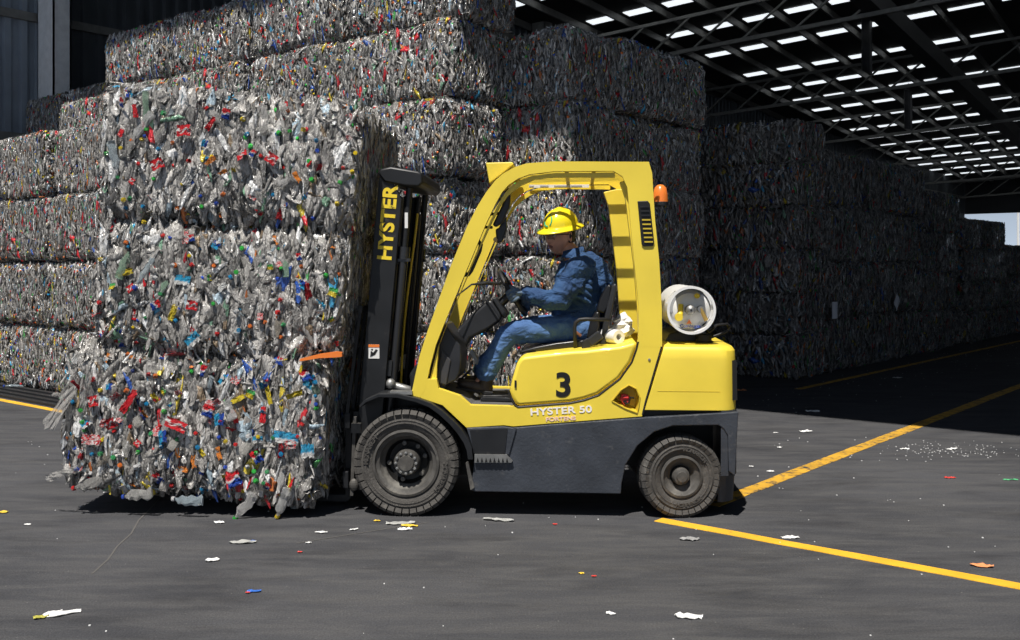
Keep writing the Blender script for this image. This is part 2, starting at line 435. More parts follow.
# ------------------------------------------------------------------ ground and lines
def asphalt():
    m, N, L = new_mat('worn dark asphalt'); b = N['Principled BSDF']
    tc = N.new('ShaderNodeTexCoord')
    def noise(sc, det, ro=.6, scale=(1, 1, 1), rot=0, dist=0):
        mp = N.new('ShaderNodeMapping'); mp.inputs['Scale'].default_value = scale; mp.inputs['Rotation'].default_value = (0, 0, rot)
        n = N.new('ShaderNodeTexNoise'); n.inputs['Scale'].default_value = sc; n.inputs['Detail'].default_value = det; n.inputs['Roughness'].default_value = ro
        n.inputs['Distortion'].default_value = dist
        L.new(tc.outputs['Object'], mp.inputs['Vector']); L.new(mp.outputs['Vector'], n.inputs['Vector']); return n.outputs['Fac']
    def ramp(src, p0, p1, c0, c1):
        r = N.new('ShaderNodeValToRGB'); r.color_ramp.elements[0].position = p0; r.color_ramp.elements[1].position = p1
        r.color_ramp.elements[0].color = (*c0, 1); r.color_ramp.elements[1].color = (*c1, 1); L.new(src, r.inputs['Fac']); return r.outputs['Color']
    def mix(f, a, c, mode='MIX'):
        x = N.new('ShaderNodeMix'); x.data_type = 'RGBA'; x.blend_type = mode
        if hasattr(f, 'links'): L.new(f, x.inputs[0])
        else: x.inputs[0].default_value = f
        L.new(a, x.inputs[6])
        if hasattr(c, 'links'): L.new(c, x.inputs[7])
        else: x.inputs[7].default_value = (*c, 1)
        return x.outputs[2]
    base = ramp(noise(.45, 8, .65, (1, 1, 1), 0, .6), .3, .7, (.040, .041, .046), (.080, .081, .088))
    streak = ramp(noise(1.6, 7, .7, (1, 5, 1), .35, .5), .42, .75, (0, 0, 0), (1, 1, 1))
    c = mix(streak, base, (.100, .098, .098))
    dark = ramp(noise(1.1, 6, .7, (1, 3.5, 1), -.5, .3), .5, .75, (0, 0, 0), (.7, .7, .7))
    c = mix(dark, c, (.022, .022, .025))
    grit = ramp(noise(110, 3, .6), .35, .7, (.72, .72, .72), (1.25, 1.25, 1.25))
    c = mix(1.0, c, grit, 'MULTIPLY')
    spk = ramp(noise(55, 2, .5), .74, .78, (0, 0, 0), (1, 1, 1))
    c = mix(spk, c, (.22, .21, .2))
    L.new(c, b.inputs['Base Color']); b.inputs['Roughness'].default_value = .82; b.inputs['Specular IOR Level'].default_value = .3
    bp = N.new('ShaderNodeBump'); bp.inputs['Strength'].default_value = .5; bp.inputs['Distance'].default_value = .012
    L.new(noise(70, 5, .7), bp.inputs['Height']); L.new(bp.outputs['Normal'], b.inputs['Normal'])
    return m
ASPH = asphalt()
g = MB(); g.add([(-60, -25, 0), (110, -25, 0), (110, 150, 0), (-60, 150, 0)], [(0, 1, 2, 3)])
gr = g.build('floor', ASPH); tag(gr, 'dark worn asphalt yard and shed floor', 'floor', kind='structure')
LINE = mat('worn yellow road paint', (.78, .42, .025), rough=.7, var=.15, vscale=5, dirt=(.07, .065, .06), dscale=16, dirt_amt=.40)
LINE2 = mat('heavily worn yellow road paint', (.60, .33, .03), rough=.7, var=.2, vscale=5, dirt=(.06, .055, .05), dscale=12, dirt_amt=.50)
def road_line(p, q, w, m, label):
    p, q = Vector(p), Vector(q); d = (q-p).normalized(); n = Vector((-d.y, d.x, 0))*w/2
    k = int((q-p).length/.25)+1; mb = MB(); rr = random.Random(3)
    L_ = []; R2 = []
    for i in range(k+1):
        c = p.lerp(q, i/k); L_.append(c+n*(1+rr.uniform(-.08, .08))); R2.append(c-n*(1+rr.uniform(-.08, .08)))
    for i in range(k):
        a, b_, c, d_ = L_[i], L_[i+1], R2[i+1], R2[i]
        mb.add([(v.x, v.y, zz) for zz in (0, .003) for v in (a, b_, c, d_)], [(4, 5, 6, 7), (0, 1, 5, 4), (2, 3, 7, 6)])
    o = mb.build('trim_1', m); return tag(o, label, 'floor marking', kind='structure')
road_line((.91, 6.07, 0), (4.35, 3.28, 0), .10, LINE, 'yellow painted line running right from under the rear wheel')
road_line((1.30, 6.43, 0), (9.0, 15.75, 0), .12, LINE2, 'worn yellow painted line running back into the shed').name = 'trim_2'
pa = P(12.0, 5.15); pb = P(30, 4.75)
road_line((pa.x, pa.y, 0), (pb.x, pb.y, 0), .09, LINE2, 'faint yellow line beside the dark bale row').name = 'trim_3'
# left kerb with ridged rubber edge and yellow line
pa, pb = P(5.15, 10.2), P(5.15, 18)
road_line((pa.x, pa.y, 0), (pb.x, pb.y, 0), .09, LINE, 'yellow line along the left stack of bales').name = 'trim_4'
kb = MB()
for k in range(4):
    u0 = 5.25+k*.11; a = [P(u0, 9.9), P(u0, 18), P(u0+.075, 18), P(u0+.075, 9.9)]; z = .03+.012*k
    kb.add([(v.x, v.y, zz) for zz in (0, z) for v in a], [(0, 1, 2, 3), (4, 5, 6, 7), (0, 1, 5, 4), (1, 2, 6, 5), (2, 3, 7, 6), (3, 0, 4, 7)])
tag(kb.build('trim_5', DKR), 'black ridged rubber edging in front of the left bales', 'edging', kind='structure')
# thin cracks
CR = mat('pale crack filler', (.105, .10, .095), rough=.9)
def crack(pts, label, n):
    mb = MB()
    for (x0, y0), (x1, y1) in zip(pts, pts[1:]):
        d = Vector((x1-x0, y1-y0, 0)).normalized(); nn = Vector((-d.y, d.x, 0))*.005
        mb.add([(x0+nn.x, y0+nn.y, .002), (x1+nn.x, y1+nn.y, .002), (x1-nn.x, y1-nn.y, .002), (x0-nn.x, y0-nn.y, .002)], [(0, 1, 2, 3)])
    tag(mb.build('trim_%d' % n, CR), label, 'crack', kind='structure')
crack([(-2.11, 5.0), (-2.13, 5.25), (-2.18, 5.5), (-2.20, 5.75), (-2.27, 6.05), (-2.30, 6.3), (-2.38, 6.9)], 'pale crack in the asphalt below the carried bales', 6)
crack([(-1.2, 5.55), (-.9, 5.75), (-.5, 6.0)], 'short pale crack near the front wheel', 7)

# ------------------------------------------------------------------ stacked bales of the store
def bale_set(label):
    out = []
    return out
def back_variant(seed, D, n, plen, pwid, ncap, colour, rings=3, segs=4, dark=1.0):
    cv, cf, V, Fs, C, sk = bale_geo(seed, D, n, plen, pwid, ncap, .0135, rings=rings, segs=segs, colour=colour, bulge=.045, grain=15, dark=dark)
    c = core_mesh('bale_core', cv, cf); m = fast_mesh('crushed_bottles', V, Fs, C, SQUASH)
    return c, m
VAR_A = [back_variant(100+s, (.98, 1.53, .83), 7600, .115, .031, 330, 1.1) for s in range(4)]     # x along U, y along V
VAR_D = [back_variant(200+s, (1.03, 1.5, .8), 3600, .14, .045, 150, .9, dark=.5) for s in range(3)]  # piece colours darkened, the shade of the shed interior painted in
VAR_B = [back_variant(300+s, (1.0, 1.5, .6), 3200, .12, .04, 170, 1.1, dark=.6) for s in range(2)]  # likewise darkened in colour for the unlit interior
def put_bale(variant, c, flip, label, group, dz=0., scale=(1, 1, 1), rj=2.0, name='plastic_bale'):
    core, skin = variant
    rr = put_bale.r
    o = bpy.data.objects.new(name, core); col.objects.link(o)
    o.location = c; o.rotation_euler = (R_(rr.uniform(-rj, rj)*.3), (R_(180) if flip & 2 else 0)+R_(rr.uniform(-rj, rj)*.3), ANG_U+(PI if flip & 1 else 0)+R_(rr.uniform(-rj, rj)))
    o.scale = scale
    k = bpy.data.objects.new('crushed_bottles', skin); col.objects.link(k); k.parent = o; k['kind'] = 'stuff'
    tag(o, label, 'bale', group)
    return o
put_bale.r = random.Random(11)
ORD = ['bottom', 'second', 'third', 'fourth', 'fifth', 'topmost', 'seventh']
rb = random.Random(5)
cnt = 0
# block A: front face u=7.6, columns along V, six high at the front
VCOL = ['right end column', 'second column from its right end', 'third column from its right end', 'fourth column from its right end', 'fifth column from its right end']
for iv in range(4):
    for k in range(6):
        c = P(7.6+.49+rb.uniform(-.05, .05)+(.03 if k == 5 else 0), 7.1+.88+1.76*iv+(rb.uniform(-.10, .04) if iv == 0 else rb.uniform(-.04, .04)), .42+.84*k)
        put_bale(VAR_A[cnt % 4], c, cnt % 4, 'sunlit bale, %s layer of the tall wall, %s' % (ORD[k], VCOL[iv]), 'bales of the tall sunlit front wall', scale=(1, 1.14, 1), rj=2.6); cnt += 1
for k in range(5):    # shorter column at the far left of the tall wall
    c = P(7.6+.6, 14.15+.8, .42+.84*k)
    put_bale(VAR_A[cnt % 4], c, cnt % 4, 'sunlit bale, %s layer, far left column of the tall wall' % ORD[k], 'bales of the far left column of the tall wall'); cnt += 1
# row along U behind the corner: five high
UCOL = ['first', 'second', 'third']
for iu in range(1, 4):
    for iv in range(2):
        for k in range(5):
            if iv == 1 and k < 3: continue
            c = P(7.6+.49+.99*iu, 6.24+.78+1.555*iv+rb.uniform(-.09, .04), .42+.835*k)
            put_bale(VAR_A[cnt % 4], c, cnt % 4, '%s shaded bale, %s layer, %s stack behind the lit corner' % (('front' if iv == 0 else 'rear'), ORD[k], UCOL[iu-1]), 'shaded bales behind the lit corner', rj=3.5); cnt += 1
# block B, six thin layers
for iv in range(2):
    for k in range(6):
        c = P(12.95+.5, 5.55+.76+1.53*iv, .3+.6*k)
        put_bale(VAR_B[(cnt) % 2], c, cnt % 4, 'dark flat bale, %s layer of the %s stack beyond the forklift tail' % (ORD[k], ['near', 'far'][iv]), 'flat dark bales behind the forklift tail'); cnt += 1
# row C along the dark aisle
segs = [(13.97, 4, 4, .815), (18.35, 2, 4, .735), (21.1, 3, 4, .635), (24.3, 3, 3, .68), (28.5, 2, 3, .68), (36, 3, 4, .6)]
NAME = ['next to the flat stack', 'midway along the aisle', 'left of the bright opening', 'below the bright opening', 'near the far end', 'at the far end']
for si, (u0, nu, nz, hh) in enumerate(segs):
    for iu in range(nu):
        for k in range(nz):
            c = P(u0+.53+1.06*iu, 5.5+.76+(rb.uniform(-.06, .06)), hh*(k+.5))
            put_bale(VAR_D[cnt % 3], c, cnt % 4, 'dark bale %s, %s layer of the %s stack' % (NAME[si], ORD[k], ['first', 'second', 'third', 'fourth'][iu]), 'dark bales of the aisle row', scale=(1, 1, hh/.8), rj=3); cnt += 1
# left block, four high, in front
for iv in range(4):
    for k in range(4):
        c = P(5.8+.5+rb.uniform(-.04, .04), 10.55+.78+1.56*iv, .41+.81*k)
        put_bale(VAR_A[(cnt+1) % 4], c, cnt % 4, 'sunlit low left bale, %s layer, %s column from the carried load' % (ORD[k], ['first', 'second', 'third', 'fourth'][iv]), 'bales of the low left stack', scale=(1, 1, .965)); cnt += 1
for iv in range(2):
    for k in range(3, 5):
        c = P(8.5+.5, 15.6+.78+1.56*iv, .46+.93*k)
        put_bale(VAR_A[cnt % 4], c, cnt % 4, 'shaded bale before the wall column, %s layer, %s stack' % (ORD[k], ['right', 'left'][iv]), 'shaded bales by the wall column', scale=(1, 1, 1.15)); cnt += 1
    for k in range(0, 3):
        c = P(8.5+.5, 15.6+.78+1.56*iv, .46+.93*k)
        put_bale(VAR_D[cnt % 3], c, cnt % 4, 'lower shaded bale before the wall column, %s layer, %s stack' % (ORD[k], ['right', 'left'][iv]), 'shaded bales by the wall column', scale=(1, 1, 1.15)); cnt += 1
# paper tags hung on dark bales
PAPER = mat('white paper tag', (.75, .76, .8), rough=.7)
for (u, v, z, s, rot, lb) in [(13.93, 5.41, .93, .11, 0, 'white paper tag on the corner of the dark bales'), (16.45, 5.36, .98, .10, .8, 'white tilted square paper tag on the dark bale row')]:
    mb = MB(); n = 4
    for i in range(n):
        x0 = -s+2*s*i/n; x1 = -s+2*s*(i+1)/n; z0_, z1_ = .006*math.sin(i*2), .006*math.sin((i+1)*2)
        mb.add([(x0, z0_, -s*1.1), (x1, z1_, -s*1.1), (x1, z1_, s*1.1), (x0, z0_, s*1.1), (x0, z0_+.004, -s*1.1), (x1, z1_+.004, -s*1.1), (x1, z1_+.004, s*1.1), (x0, z0_+.004, s*1.1)],
               [(0, 1, 2, 3), (4, 5, 6, 7), (0, 1, 5, 4), (3, 2, 6, 7)])
    o = mb.build('paper_tag', PAPER); o.location = P(u, v, z); o.rotation_euler = (0, rot, ANG_U)
    tag(o, lb, 'tag')

# ------------------------------------------------------------------ shed: walls, roof, trusses
def ribbed(name, ca, cb, rib):
    m, N, L = new_mat(name); b = N['Principled BSDF']; b.inputs['Roughness'].default_value = .5; b.inputs['Metallic'].default_value = .3
    tc = N.new('ShaderNodeTexCoord'); w = N.new('ShaderNodeTexWave'); w.inputs['Scale'].default_value = rib; w.bands_direction = 'X'; w.inputs['Distortion'].default_value = 0
    L.new(tc.outputs['Object'], w.inputs['Vector'])
    r = N.new('ShaderNodeValToRGB'); r.color_ramp.elements[0].color = (*ca, 1); r.color_ramp.elements[1].color = (*cb, 1)
    L.new(w.outputs['Fac'], r.inputs['Fac']); L.new(r.outputs['Color'], b.inputs['Base Color'])
    return m
WALLM = mat('grey corrugated sheet', (.10, .11, .12), rough=.5, metal=.3, var=.15, vscale=2)
def zroof(x, y): return 10.6-.052*y+.009*x
DARKROOF = mat('dark roof sheet', (.035, .035, .035), rough=.7)
STEEL = mat('grey painted roof steel', (.20, .195, .18), rough=.5, var=.15)
# corrugated wall along U at v=19
def corrugated(name, a, b, z0, z1f, label, pitch=.3, m=WALLM):
    d = (b-a); L_ = d.length; d = d/L_; n = Vector((d.y, -d.x, 0)); k = int(L_/pitch); mb = MB(); pts = []
    for i in range(k):
        for f, o in ((0, 0), (.45, 0), (.55, .07), (.9, .07)):
            pts.append(a+d*pitch*(i+f)+n*o)
    vs = []
    for p in pts: vs += [(p.x, p.y, z0), (p.x, p.y, z1f(p.x, p.y))]
    mb.add(vs, [(2*i, 2*i+2, 2*i+3, 2*i+1) for i in range(len(pts)-1)])
    return tag(mb.build(name, m), label, 'wall', kind='structure')
corrugated('wall_left', P(1.5, 19), P(9.3, 19), 0, lambda x, y: zroof(x, y), 'corrugated sheet wall left of the column, outdoor light painted bluish grey', m=mat('corrugated sheet with sky light painted in', (.27, .31, .36), rough=.45, var=.12, vscale=2))  # lighter bluish copy of the wall sheet, outdoor light put into its colour
corrugated('wall_left', P(9.3, 19), P(72, 19), 0, lambda x, y: zroof(x, y), 'grey corrugated side wall behind the bales')
corrugated('wall_right', P(5.2, -24), P(72, -24), 0, lambda x, y: zroof(x, y), 'corrugated side wall on the right', m=mat('dark corrugated sheet', (.05, .05, .055), rough=.6))
gm = MB()
for z in (1.6, 3.9, 6.2, 8.4):
    a, b_ = P(3.5, 18.85), P(72, 18.85); d = P(0, .08)
    gm.add([(p.x, p.y, zz) for zz in (z, z+.16) for p in (a, b_, b_+d, a+d)], [(0, 1, 2, 3), (4, 5, 6, 7), (0, 1, 5, 4), (1, 2, 6, 5), (2, 3, 7, 6), (3, 0, 4, 7)])
tag(gm.build('trim_8', STEEL), 'horizontal girts of the corrugated side wall', 'girt', kind='structure')
def post(u, v, w, d, h, name, label, m):
    mb = MB()
    mb.box(-d/2, d/2, -w/2, -w/2+.03, 0, h).box(-d/2, d/2, w/2-.03, w/2, 0, h).box(-d/2, -d/2+.03, -w/2, w/2, 0, h).box(d/2-.03, d/2, -w/2, w/2, 0, h)
    o = mb.build(name, m); o.location = P(u, v); o.rotation_euler = (0, 0, ANG_U); return tag(o, label, 'column', kind='structure')
COLM = mat('light grey steel column', (.88, .88, .88), rough=.5, var=.08)
post(8.95, 18.45, .62, .34, 9.9, 'trim_9', 'light grey steel column at the left wall', COLM)
post(7.6, 18.6, .16, .14, 5.6, 'trim_10', 'thin pale steel post left of the column', COLM)
post(24, 18.45, .5, .4, 9, 'trim_11', 'steel column further along the left wall', STEEL)
post(71.0, 12.2, .5, .5, 8, 'trim_12', 'steel column at the far opening', STEEL)
# far wall with bright opening between v=1 and v=19
HD = 5.15
fw = MB()
def wall_quad(mb, a, b_, z0, z1a, z1b):
    mb.add([(a.x, a.y, z0), (b_.x, b_.y, z0), (b_.x, b_.y, z1b), (a.x, a.y, z1a)], [(0, 1, 2, 3)])
a, b_ = P(72, 19), P(72, 2); wall_quad(fw, a, b_, HD, zroof(*a.xy), zroof(*b_.xy))
a, b_ = P(72, 2), P(72, -24); wall_quad(fw, a, b_, 0, zroof(*a.xy), zroof(*b_.xy))
tag(fw.build('wall_back', mat('dim back wall', (.07, .07, .075), rough=.7)), 'far end wall above the bright opening', 'wall', kind='structure')
# light pole outside
lp = MB(); lp.tube([(0, 0, 0), (0, 0, 8.0)], .12); lp.tube([(0, 0, 7.6), (-.9, 0, 7.9), (-1.2, 0, 7.9)], .07)
o = lp.build('lamp_post', WHT); o.location = (46.2, 90, 0); tag(o, 'white lamp post outside the far opening', 'lamp post')
# roof
def plane_pt(u, v, dz=0):
    p = P(u, v); return (p.x, p.y, zroof(p.x, p.y)+dz)
rf = MB()
cs = [(5.32, 21), (5.32, -25), (73, -25), (73, 21)]
rf.add([plane_pt(u, v, .0) for u, v in cs]+[plane_pt(u, v, .12) for u, v in cs], [(0, 1, 2, 3), (4, 5, 6, 7), (0, 1, 5, 4), (1, 2, 6, 5), (2, 3, 7, 6), (3, 0, 4, 7)])
tag(rf.build('ceiling', DARKROOF), 'dark sheet roof of the shed', 'roof', kind='structure')
D1 = Vector((.5746, .8184)); D2 = Vector((-.7793, .6273))
def ab(a, b, dz=0):
    q = D1*a+D2*b; return Vector((q.x, q.y, zroof(q.x, q.y)+dz))
def beam(mb, p, q, w, h):
    p, q = Vector(p), Vector(q); d = (q-p).normalized(); s = d.cross(Vector((0, 0, 1))).normalized()*w/2; t = s.normalized().cross(d)*h/2
    vs = [e+sx*s+sz*t for e in (p, q) for sx in (-1, 1) for sz in (-1, 1)]
    mb.add(vs, [(0, 1, 3, 2), (4, 6, 7, 5), (0, 4, 5, 1), (2, 3, 7, 6), (0, 2, 6, 4), (1, 5, 7, 3)])
SKYL = mat('translucent roof light', (.8, .85, .9), rough=.4, emit=(.90, .96, 1.0), emit_s=1.05)  # panels glow by emission in place of daylight passing through
n = 0
KS = 1.139
for ia in range(0, 17):
    a = [22.3, 25.2, 28.1, 31.1, 34.55, 37.4, 39.95, 42.4, 45.2, 48.1, 50.8, 53.6, 56.4, 59.2, 62, 64.8, 67.6][ia]
    for ib in range(-3, 12):
        b = 13.65-1.315*ib
        q = ab(a, b)
        if q.x*UX+q.y*UY > 71 or a > 60 and ib > 8: continue
        if ia < 2 and ib > 6: continue
        if ib < 0 and ia > 1: continue
        if b < 6.6 and ia > 3 and (ia+ib) % 2: continue
        mb = MB(); right = b < 6.6; L_ = (.34 if ib % 2 else .49) if right else .49; W_ = .11 if right and ia > 2 else .21; dz = -.03
        c = [ab(a-W_, b-L_, dz), ab(a-W_, b+L_, dz), ab(a+W_, b+L_, dz), ab(a+W_, b-L_, dz)]
        mb.add(c+[v+Vector((0, 0, .02)) for v in c], [(0, 1, 2, 3), (4, 5, 6, 7), (0, 1, 5, 4), (1, 2, 6, 5), (2, 3, 7, 6), (3, 0, 4, 7)])
        n += 1
        tag(mb.build('window_%d' % n, SKYL), 'translucent roof light strip in the shed roof', 'roof light', 'roof light strips', kind='structure')
mb = MB()
for ib in range(-6, 20):
    b = 13.65+.66-1.315*ib
    beam(mb, ab(7.5, b, -.14), ab(74, b, -.14), .07, .2)
pur = tag(mb.build('trim_13', STEEL), 'roof purlins running the length of the shed', 'purlins', kind='structure')
mb = MB(); beam(mb, ab(7.5, 7.0, -1.0), ab(74, 7.0, -1.0), .45, .5); tag(mb.build('trim_14', mat('dark girder steel', (.06, .06, .06), rough=.6)), 'heavy dark girder under the roof', 'girder', kind='structure')
nt = 15
for k in range(-1, 6):
    a = 25.6+8.78*k
    b0, b1 = (26 if k < 1 else 23), -14
    mb = MB()
    beam(mb, ab(a, b0, -.36), ab(a, b1, -.36), .09, .09)
    beam(mb, ab(a, b0, -1.35), ab(a, b1, -1.35), .11, .11)
    m_ = 26; st = (b0-b1)/m_
    for i in range(m_+1):
        b = b1+st*i
        beam(mb, ab(a, b, -.36), ab(a, b, -1.35), .06, .06)
        if i < m_: beam(mb, ab(a, b, -.36 if i % 1 == 0 else -1.35), ab(a, b+st, -1.35 if i % 1 == 0 else -.36), .055, .055)
    if k > -1:
        tag(mb.build('trim_%d' % nt, STEEL), 'lattice roof truss across the shed, number %s from the yard' % ['one', 'two', 'three', 'four', 'five', 'six'][k], 'truss', kind='structure')
    nt += 1
# hanging dark banners
BAN = mat('dark hanging banner', (.03, .032, .04), rough=.5, var=.6, vscale=3)
for (x, y, zt, w, h, lb) in [(10.65, 29.5, 9.0, 1.0, 1.65, 'dark rectangular banner hanging from the roof truss'), (15.5, 38.5, 8.4, 1.1, 1.5, 'smaller dark banner hanging further inside the shed')]:
    mb = MB(); nn = 5; d = Vector((UX, UY, 0))
    for i in range(nn):
        p, q = d*(w*(i/nn-.5)), d*(w*((i+1)/nn-.5)); s1, s2 = .03*math.sin(i*1.7), .03*math.sin((i+1)*1.7)
        mb.add([(p.x-s1, p.y+s1, -h), (q.x-s2, q.y+s2, -h), (q.x-s2, q.y+s2, 0), (p.x-s1, p.y+s1, 0)], [(0, 1, 2, 3)])
    mb.tube([(-d*w/2), (d*w/2)], .03, 6); mb.tube([(0, 0, 0), (0, 0, zroof(x, y)-zt)], .012, 5)
    o = mb.build('hanging_banner', BAN); o.location = (x, y, zt); tag(o, lb, 'banner')
#@@FORKLIFT
# ------------------------------------------------------------------ forklift (local x = towards its tail, y = away from the camera side, z up)
FK = empty('forklift', (-.652, 6.15, 0), R_(-4))
tag(FK, 'yellow counterbalance forklift with black lower body, numbered 3, carrying bales', 'forklift')
def sub(name, parent=FK, loc=(0, 0, 0)): return empty(name, loc, 0, parent)

# ---- lower yellow body and floor
LOW = [(.044, .80), (.060, .75), (.096, .728), (.229, .685), (.377, .548), (.611, .565), (.670, .558), (.961, .585), (1.466, .629), (1.49, .724),
       (1.585, 1.055), (1.44, 1.10), (1.425, 1.02), (1.403, .961), (1.331, .859), (1.20, .756), (1.113, .723), (1.026, .703), (.697, .675), (.668, .685), (.403, .690), (.336, .748), (.203, .791), (.19, .85), (.09, .85)]
LENSH = [(1.281, .723), (1.335, .79), (1.385, .822), (1.43, .80), (1.452, .745), (1.445, .69), (1.436, .652), (1.36, .68)]
b = flat_shape(LOW, [LENSH], .05, .10); body = b.build('side_body_panel', YEL, FK, bevel=.006)
b = flat_shape(LOW, [], 1.02, 1.07); b.build('side_body_panel', YEL, FK, bevel=.006)
cup = MB(); k = len(LENSH); cx_, cz_ = 1.385, .745
inner = [(cx_+(x-cx_)*.75, cz_+(z-cz_)*.75) for x, z in LENSH]
cup.add([(x, .065, z) for x, z in LENSH]+[(x, .125, z) for x, z in inner], [(i, (i+1) % k, (i+1) % k+k, i+k) for i in range(k)]+[tuple(range(k, 2*k))])
cp = cup.build('latch_recess', YEL2, FK)
lt = MB(); lt.prism([(1.33, .73), (1.345, .765), (1.385, .755), (1.392, .715), (1.36, .69)], .075, .12).box(1.345, 1.385, .066, .08, .735, .748)
lt.build('latch', RED, cp, bevel=.005)
lt = MB(); lt.tube([(1.36, .075, .70), (1.385, .07, .71), (1.395, .07, .745), (1.415, .075, .74)], .006).box(1.35, 1.372, .066, .078, .712, .724); lt.build('latch_lever', INK, cp)
lip = MB(); lip.tube([(x, .047, z) for x, z in LENSH+[LENSH[0]]], .0045, 6, False); lip.build('recess_rim', YEL2, cp)
# floor: raised footwell plate, open to both sides
fl = MB(); fl.prism([(.19, .775), (.33, .735), (.40, .677), (.69, .672), (.69, .64), (.19, .64)], .10, 1.02); fl.build('floor_plate', FLOORM, FK, bevel=.004)
fl = MB(); fl.prism([(.44, .70), (.47, .708), (.66, .700), (.67, .679), (.44, .679)], .30, .37); fl.build('floor_lip', BLK, FK, bevel=.003)
# ---- hood / seat deck
HOOD = [(.646, .780), (.662, .85), (.690, .945), (.704, .971), (.726, .993), (.80, 1.003), (1.026, 1.030), (1.113, 1.035), (1.331, 1.063), (1.436, 1.09),
        (1.428, 1.045), (1.398, .961), (1.325, .859), (1.195, .761), (1.108, .730), (1.021, .711), (.700, .683), (.682, .70), (.660, .735)]
h = MB(); h.prism(HOOD, .058, 1.062); hood = h.build('engine_hood', YEL, FK, bevel=.022, seg=3, smooth='auto')
sm = MB(); sm.tube([(x, .052, z) for x, z in [(.640, .775), (.655, .73), (.678, .692), (.699, .679), (1.023, .707), (1.112, .727), (1.20, .758), (1.33, .86), (1.402, .962), (1.43, 1.04), (1.442, 1.09)]], .0065, 6); sm.build('hood_seam', DKR, FK)
text_mesh('number', '3', .205, INK, hood, (.982, .056, .812), bold=.006, sx=1.05)
text_mesh('lettering', 'HYSTER 50', .060, WINK, body, (.966, .048, .659), rot=(PI/2, R_(-3.6), 0), bold=.0012, sx=1.32, spacing=1.02)
text_mesh('lettering', 'FORTENS', .034, PINK, body, (.965, .048, .609), rot=(PI/2, R_(-3.6), 0), bold=.001, sx=1.3)
kh = MB(); kh.box(.678, .690, .05, .06, .80, .845); kh.build('key_slot', INK, hood)
# ---- counterweight with rounded rear corners
def plan_outline(x0, x1, y0, y1, r, n=7):
    pts = [(x0, y0)]
    for i in range(n+1):
        t = -PI/2+PI/2*i/n; pts.append((x1-r+r*math.cos(t), y0+r+r*math.sin(t)))
    for i in range(n+1):
        t = PI/2*i/n; pts.append((x1-r+r*math.cos(t), y1-r+r*math.sin(t)))
    pts.append((x0, y1)); return pts
def plan_loft(levels, r=.11):
    vs = []; m = 0
    for z, x0, x1, y0, y1 in levels:
        p = plan_outline(x0, x1, y0, y1, r); m = len(p); vs += [(x, y, z) for x, y in p]
    fs = [(i*m+j, i*m+(j+1) % m, (i+1)*m+(j+1) % m, (i+1)*m+j) for i in range(len(levels)-1) for j in range(m)]
    fs += [tuple(range(m)), tuple((len(levels)-1)*m+j for j in range(m))]
    return MB().add(vs, fs)
cw = plan_loft([(.668, 1.480, 2.050, .05, 1.07), (.80, 1.522, 2.050, .05, 1.07), (.98, 1.575, 2.048, .05, 1.07), (1.035, 1.592, 2.045, .055, 1.065), (1.058, 1.60, 2.03, .07, 1.05), (1.068, 1.61, 2.00, .10, 1.02)])
cwo = cw.build('counterweight', YEL, FK, smooth='auto', bevel=.004)
sm = MB(); sm.tube([(1.468, .052, .64), (1.488, .052, .724), (1.585, .052, 1.06)], .006, 6); sm.build('body_seam', DKR, FK)
rc = MB(); rc.prism([(2.000, .73), (2.008, .95), (2.020, .975), (2.046, .975), (2.050, .73)], .085, .15); rc.build('corner_recess_shade', INK, cwo)  # solid black strip, paints the shade of a recess
dt = MB()
dt.box(1.56, 1.94, .0485, .052, .785, .787)
dt.build('panel_crease', YEL2, cwo)
# ---- black lower chassis
SIDE = [(.378, .548), (.425, .40), (.43, .375), (.407, .163), (.43, .152), (1.336, .152), (1.340, .217), (1.365, .333), (1.437, .450), (1.537, .535), (1.651, .575), (1.93, .582),
        (1.96, .56), (1.985, .52), (1.992, .30), (2.03, .27), (2.05, .665), (1.466, .624), (.961, .580), (.67, .552), (.611, .560)]
ch = MB(); ch.prism(SIDE, .04, .09); chs = ch.build('chassis_side', PANEL, FK, bevel=.006)
ch = MB(); ch.prism(SIDE, 1.03, 1.08); ch.build('chassis_side', PANEL, FK, bevel=.006)
bp = plan_loft([(.085, 1.985, 2.05, .16, .96), (.262, 1.985, 2.052, .10, 1.02), (.27, 1.99, 2.055, .055, 1.065), (.50, 1.985, 2.055, .048, 1.072), (.668, 1.95, 2.055, .045, 1.075)]); bp.build('rear_bumper', PANEL, FK, smooth='auto')
cc = MB(); cc.box(.43, 1.34, .26, .86, .17, .62); cc.box(1.34, 1.95, .45, .67, .25, .65); cc.box(-.1, .43, .36, .76, .22, .68); cc.box(1.36, 1.94, .10, 1.02, .595, .66); cc.build('chassis', INK, FK)
st = sub('step', FK)
s_ = MB(); s_.prism([(.432, .388), (.632, .388), (.668, .350), (.66, .340), (.432, .337)], .018, .05); s_.build('step_tread', STL, st)
s_ = MB()
for i in range(8): s_.prism([(.445+i*.026, .343), (.460+i*.026, .343), (.452+i*.026, .37)], .014, .019)
s_.build('grip_teeth', INK, st)
s_ = MB(); s_.prism([(.425, .39), (.62, .39), (.635, .548), (.40, .535)], .034, .042); s_.build('step_pocket', BLK, st)
s_ = MB(); s_.prism([(.632, .39), (.645, .39), (.690, .552), (.672, .552)], .028, .042); s_.build('pocket_edge', PANEL, st)
fp = MB(); fp.prism([(.39, .34), (.43, .18), (.405, .163), (.375, .33)], .03, .28); fp.build('mud_flap', RIM, FK)
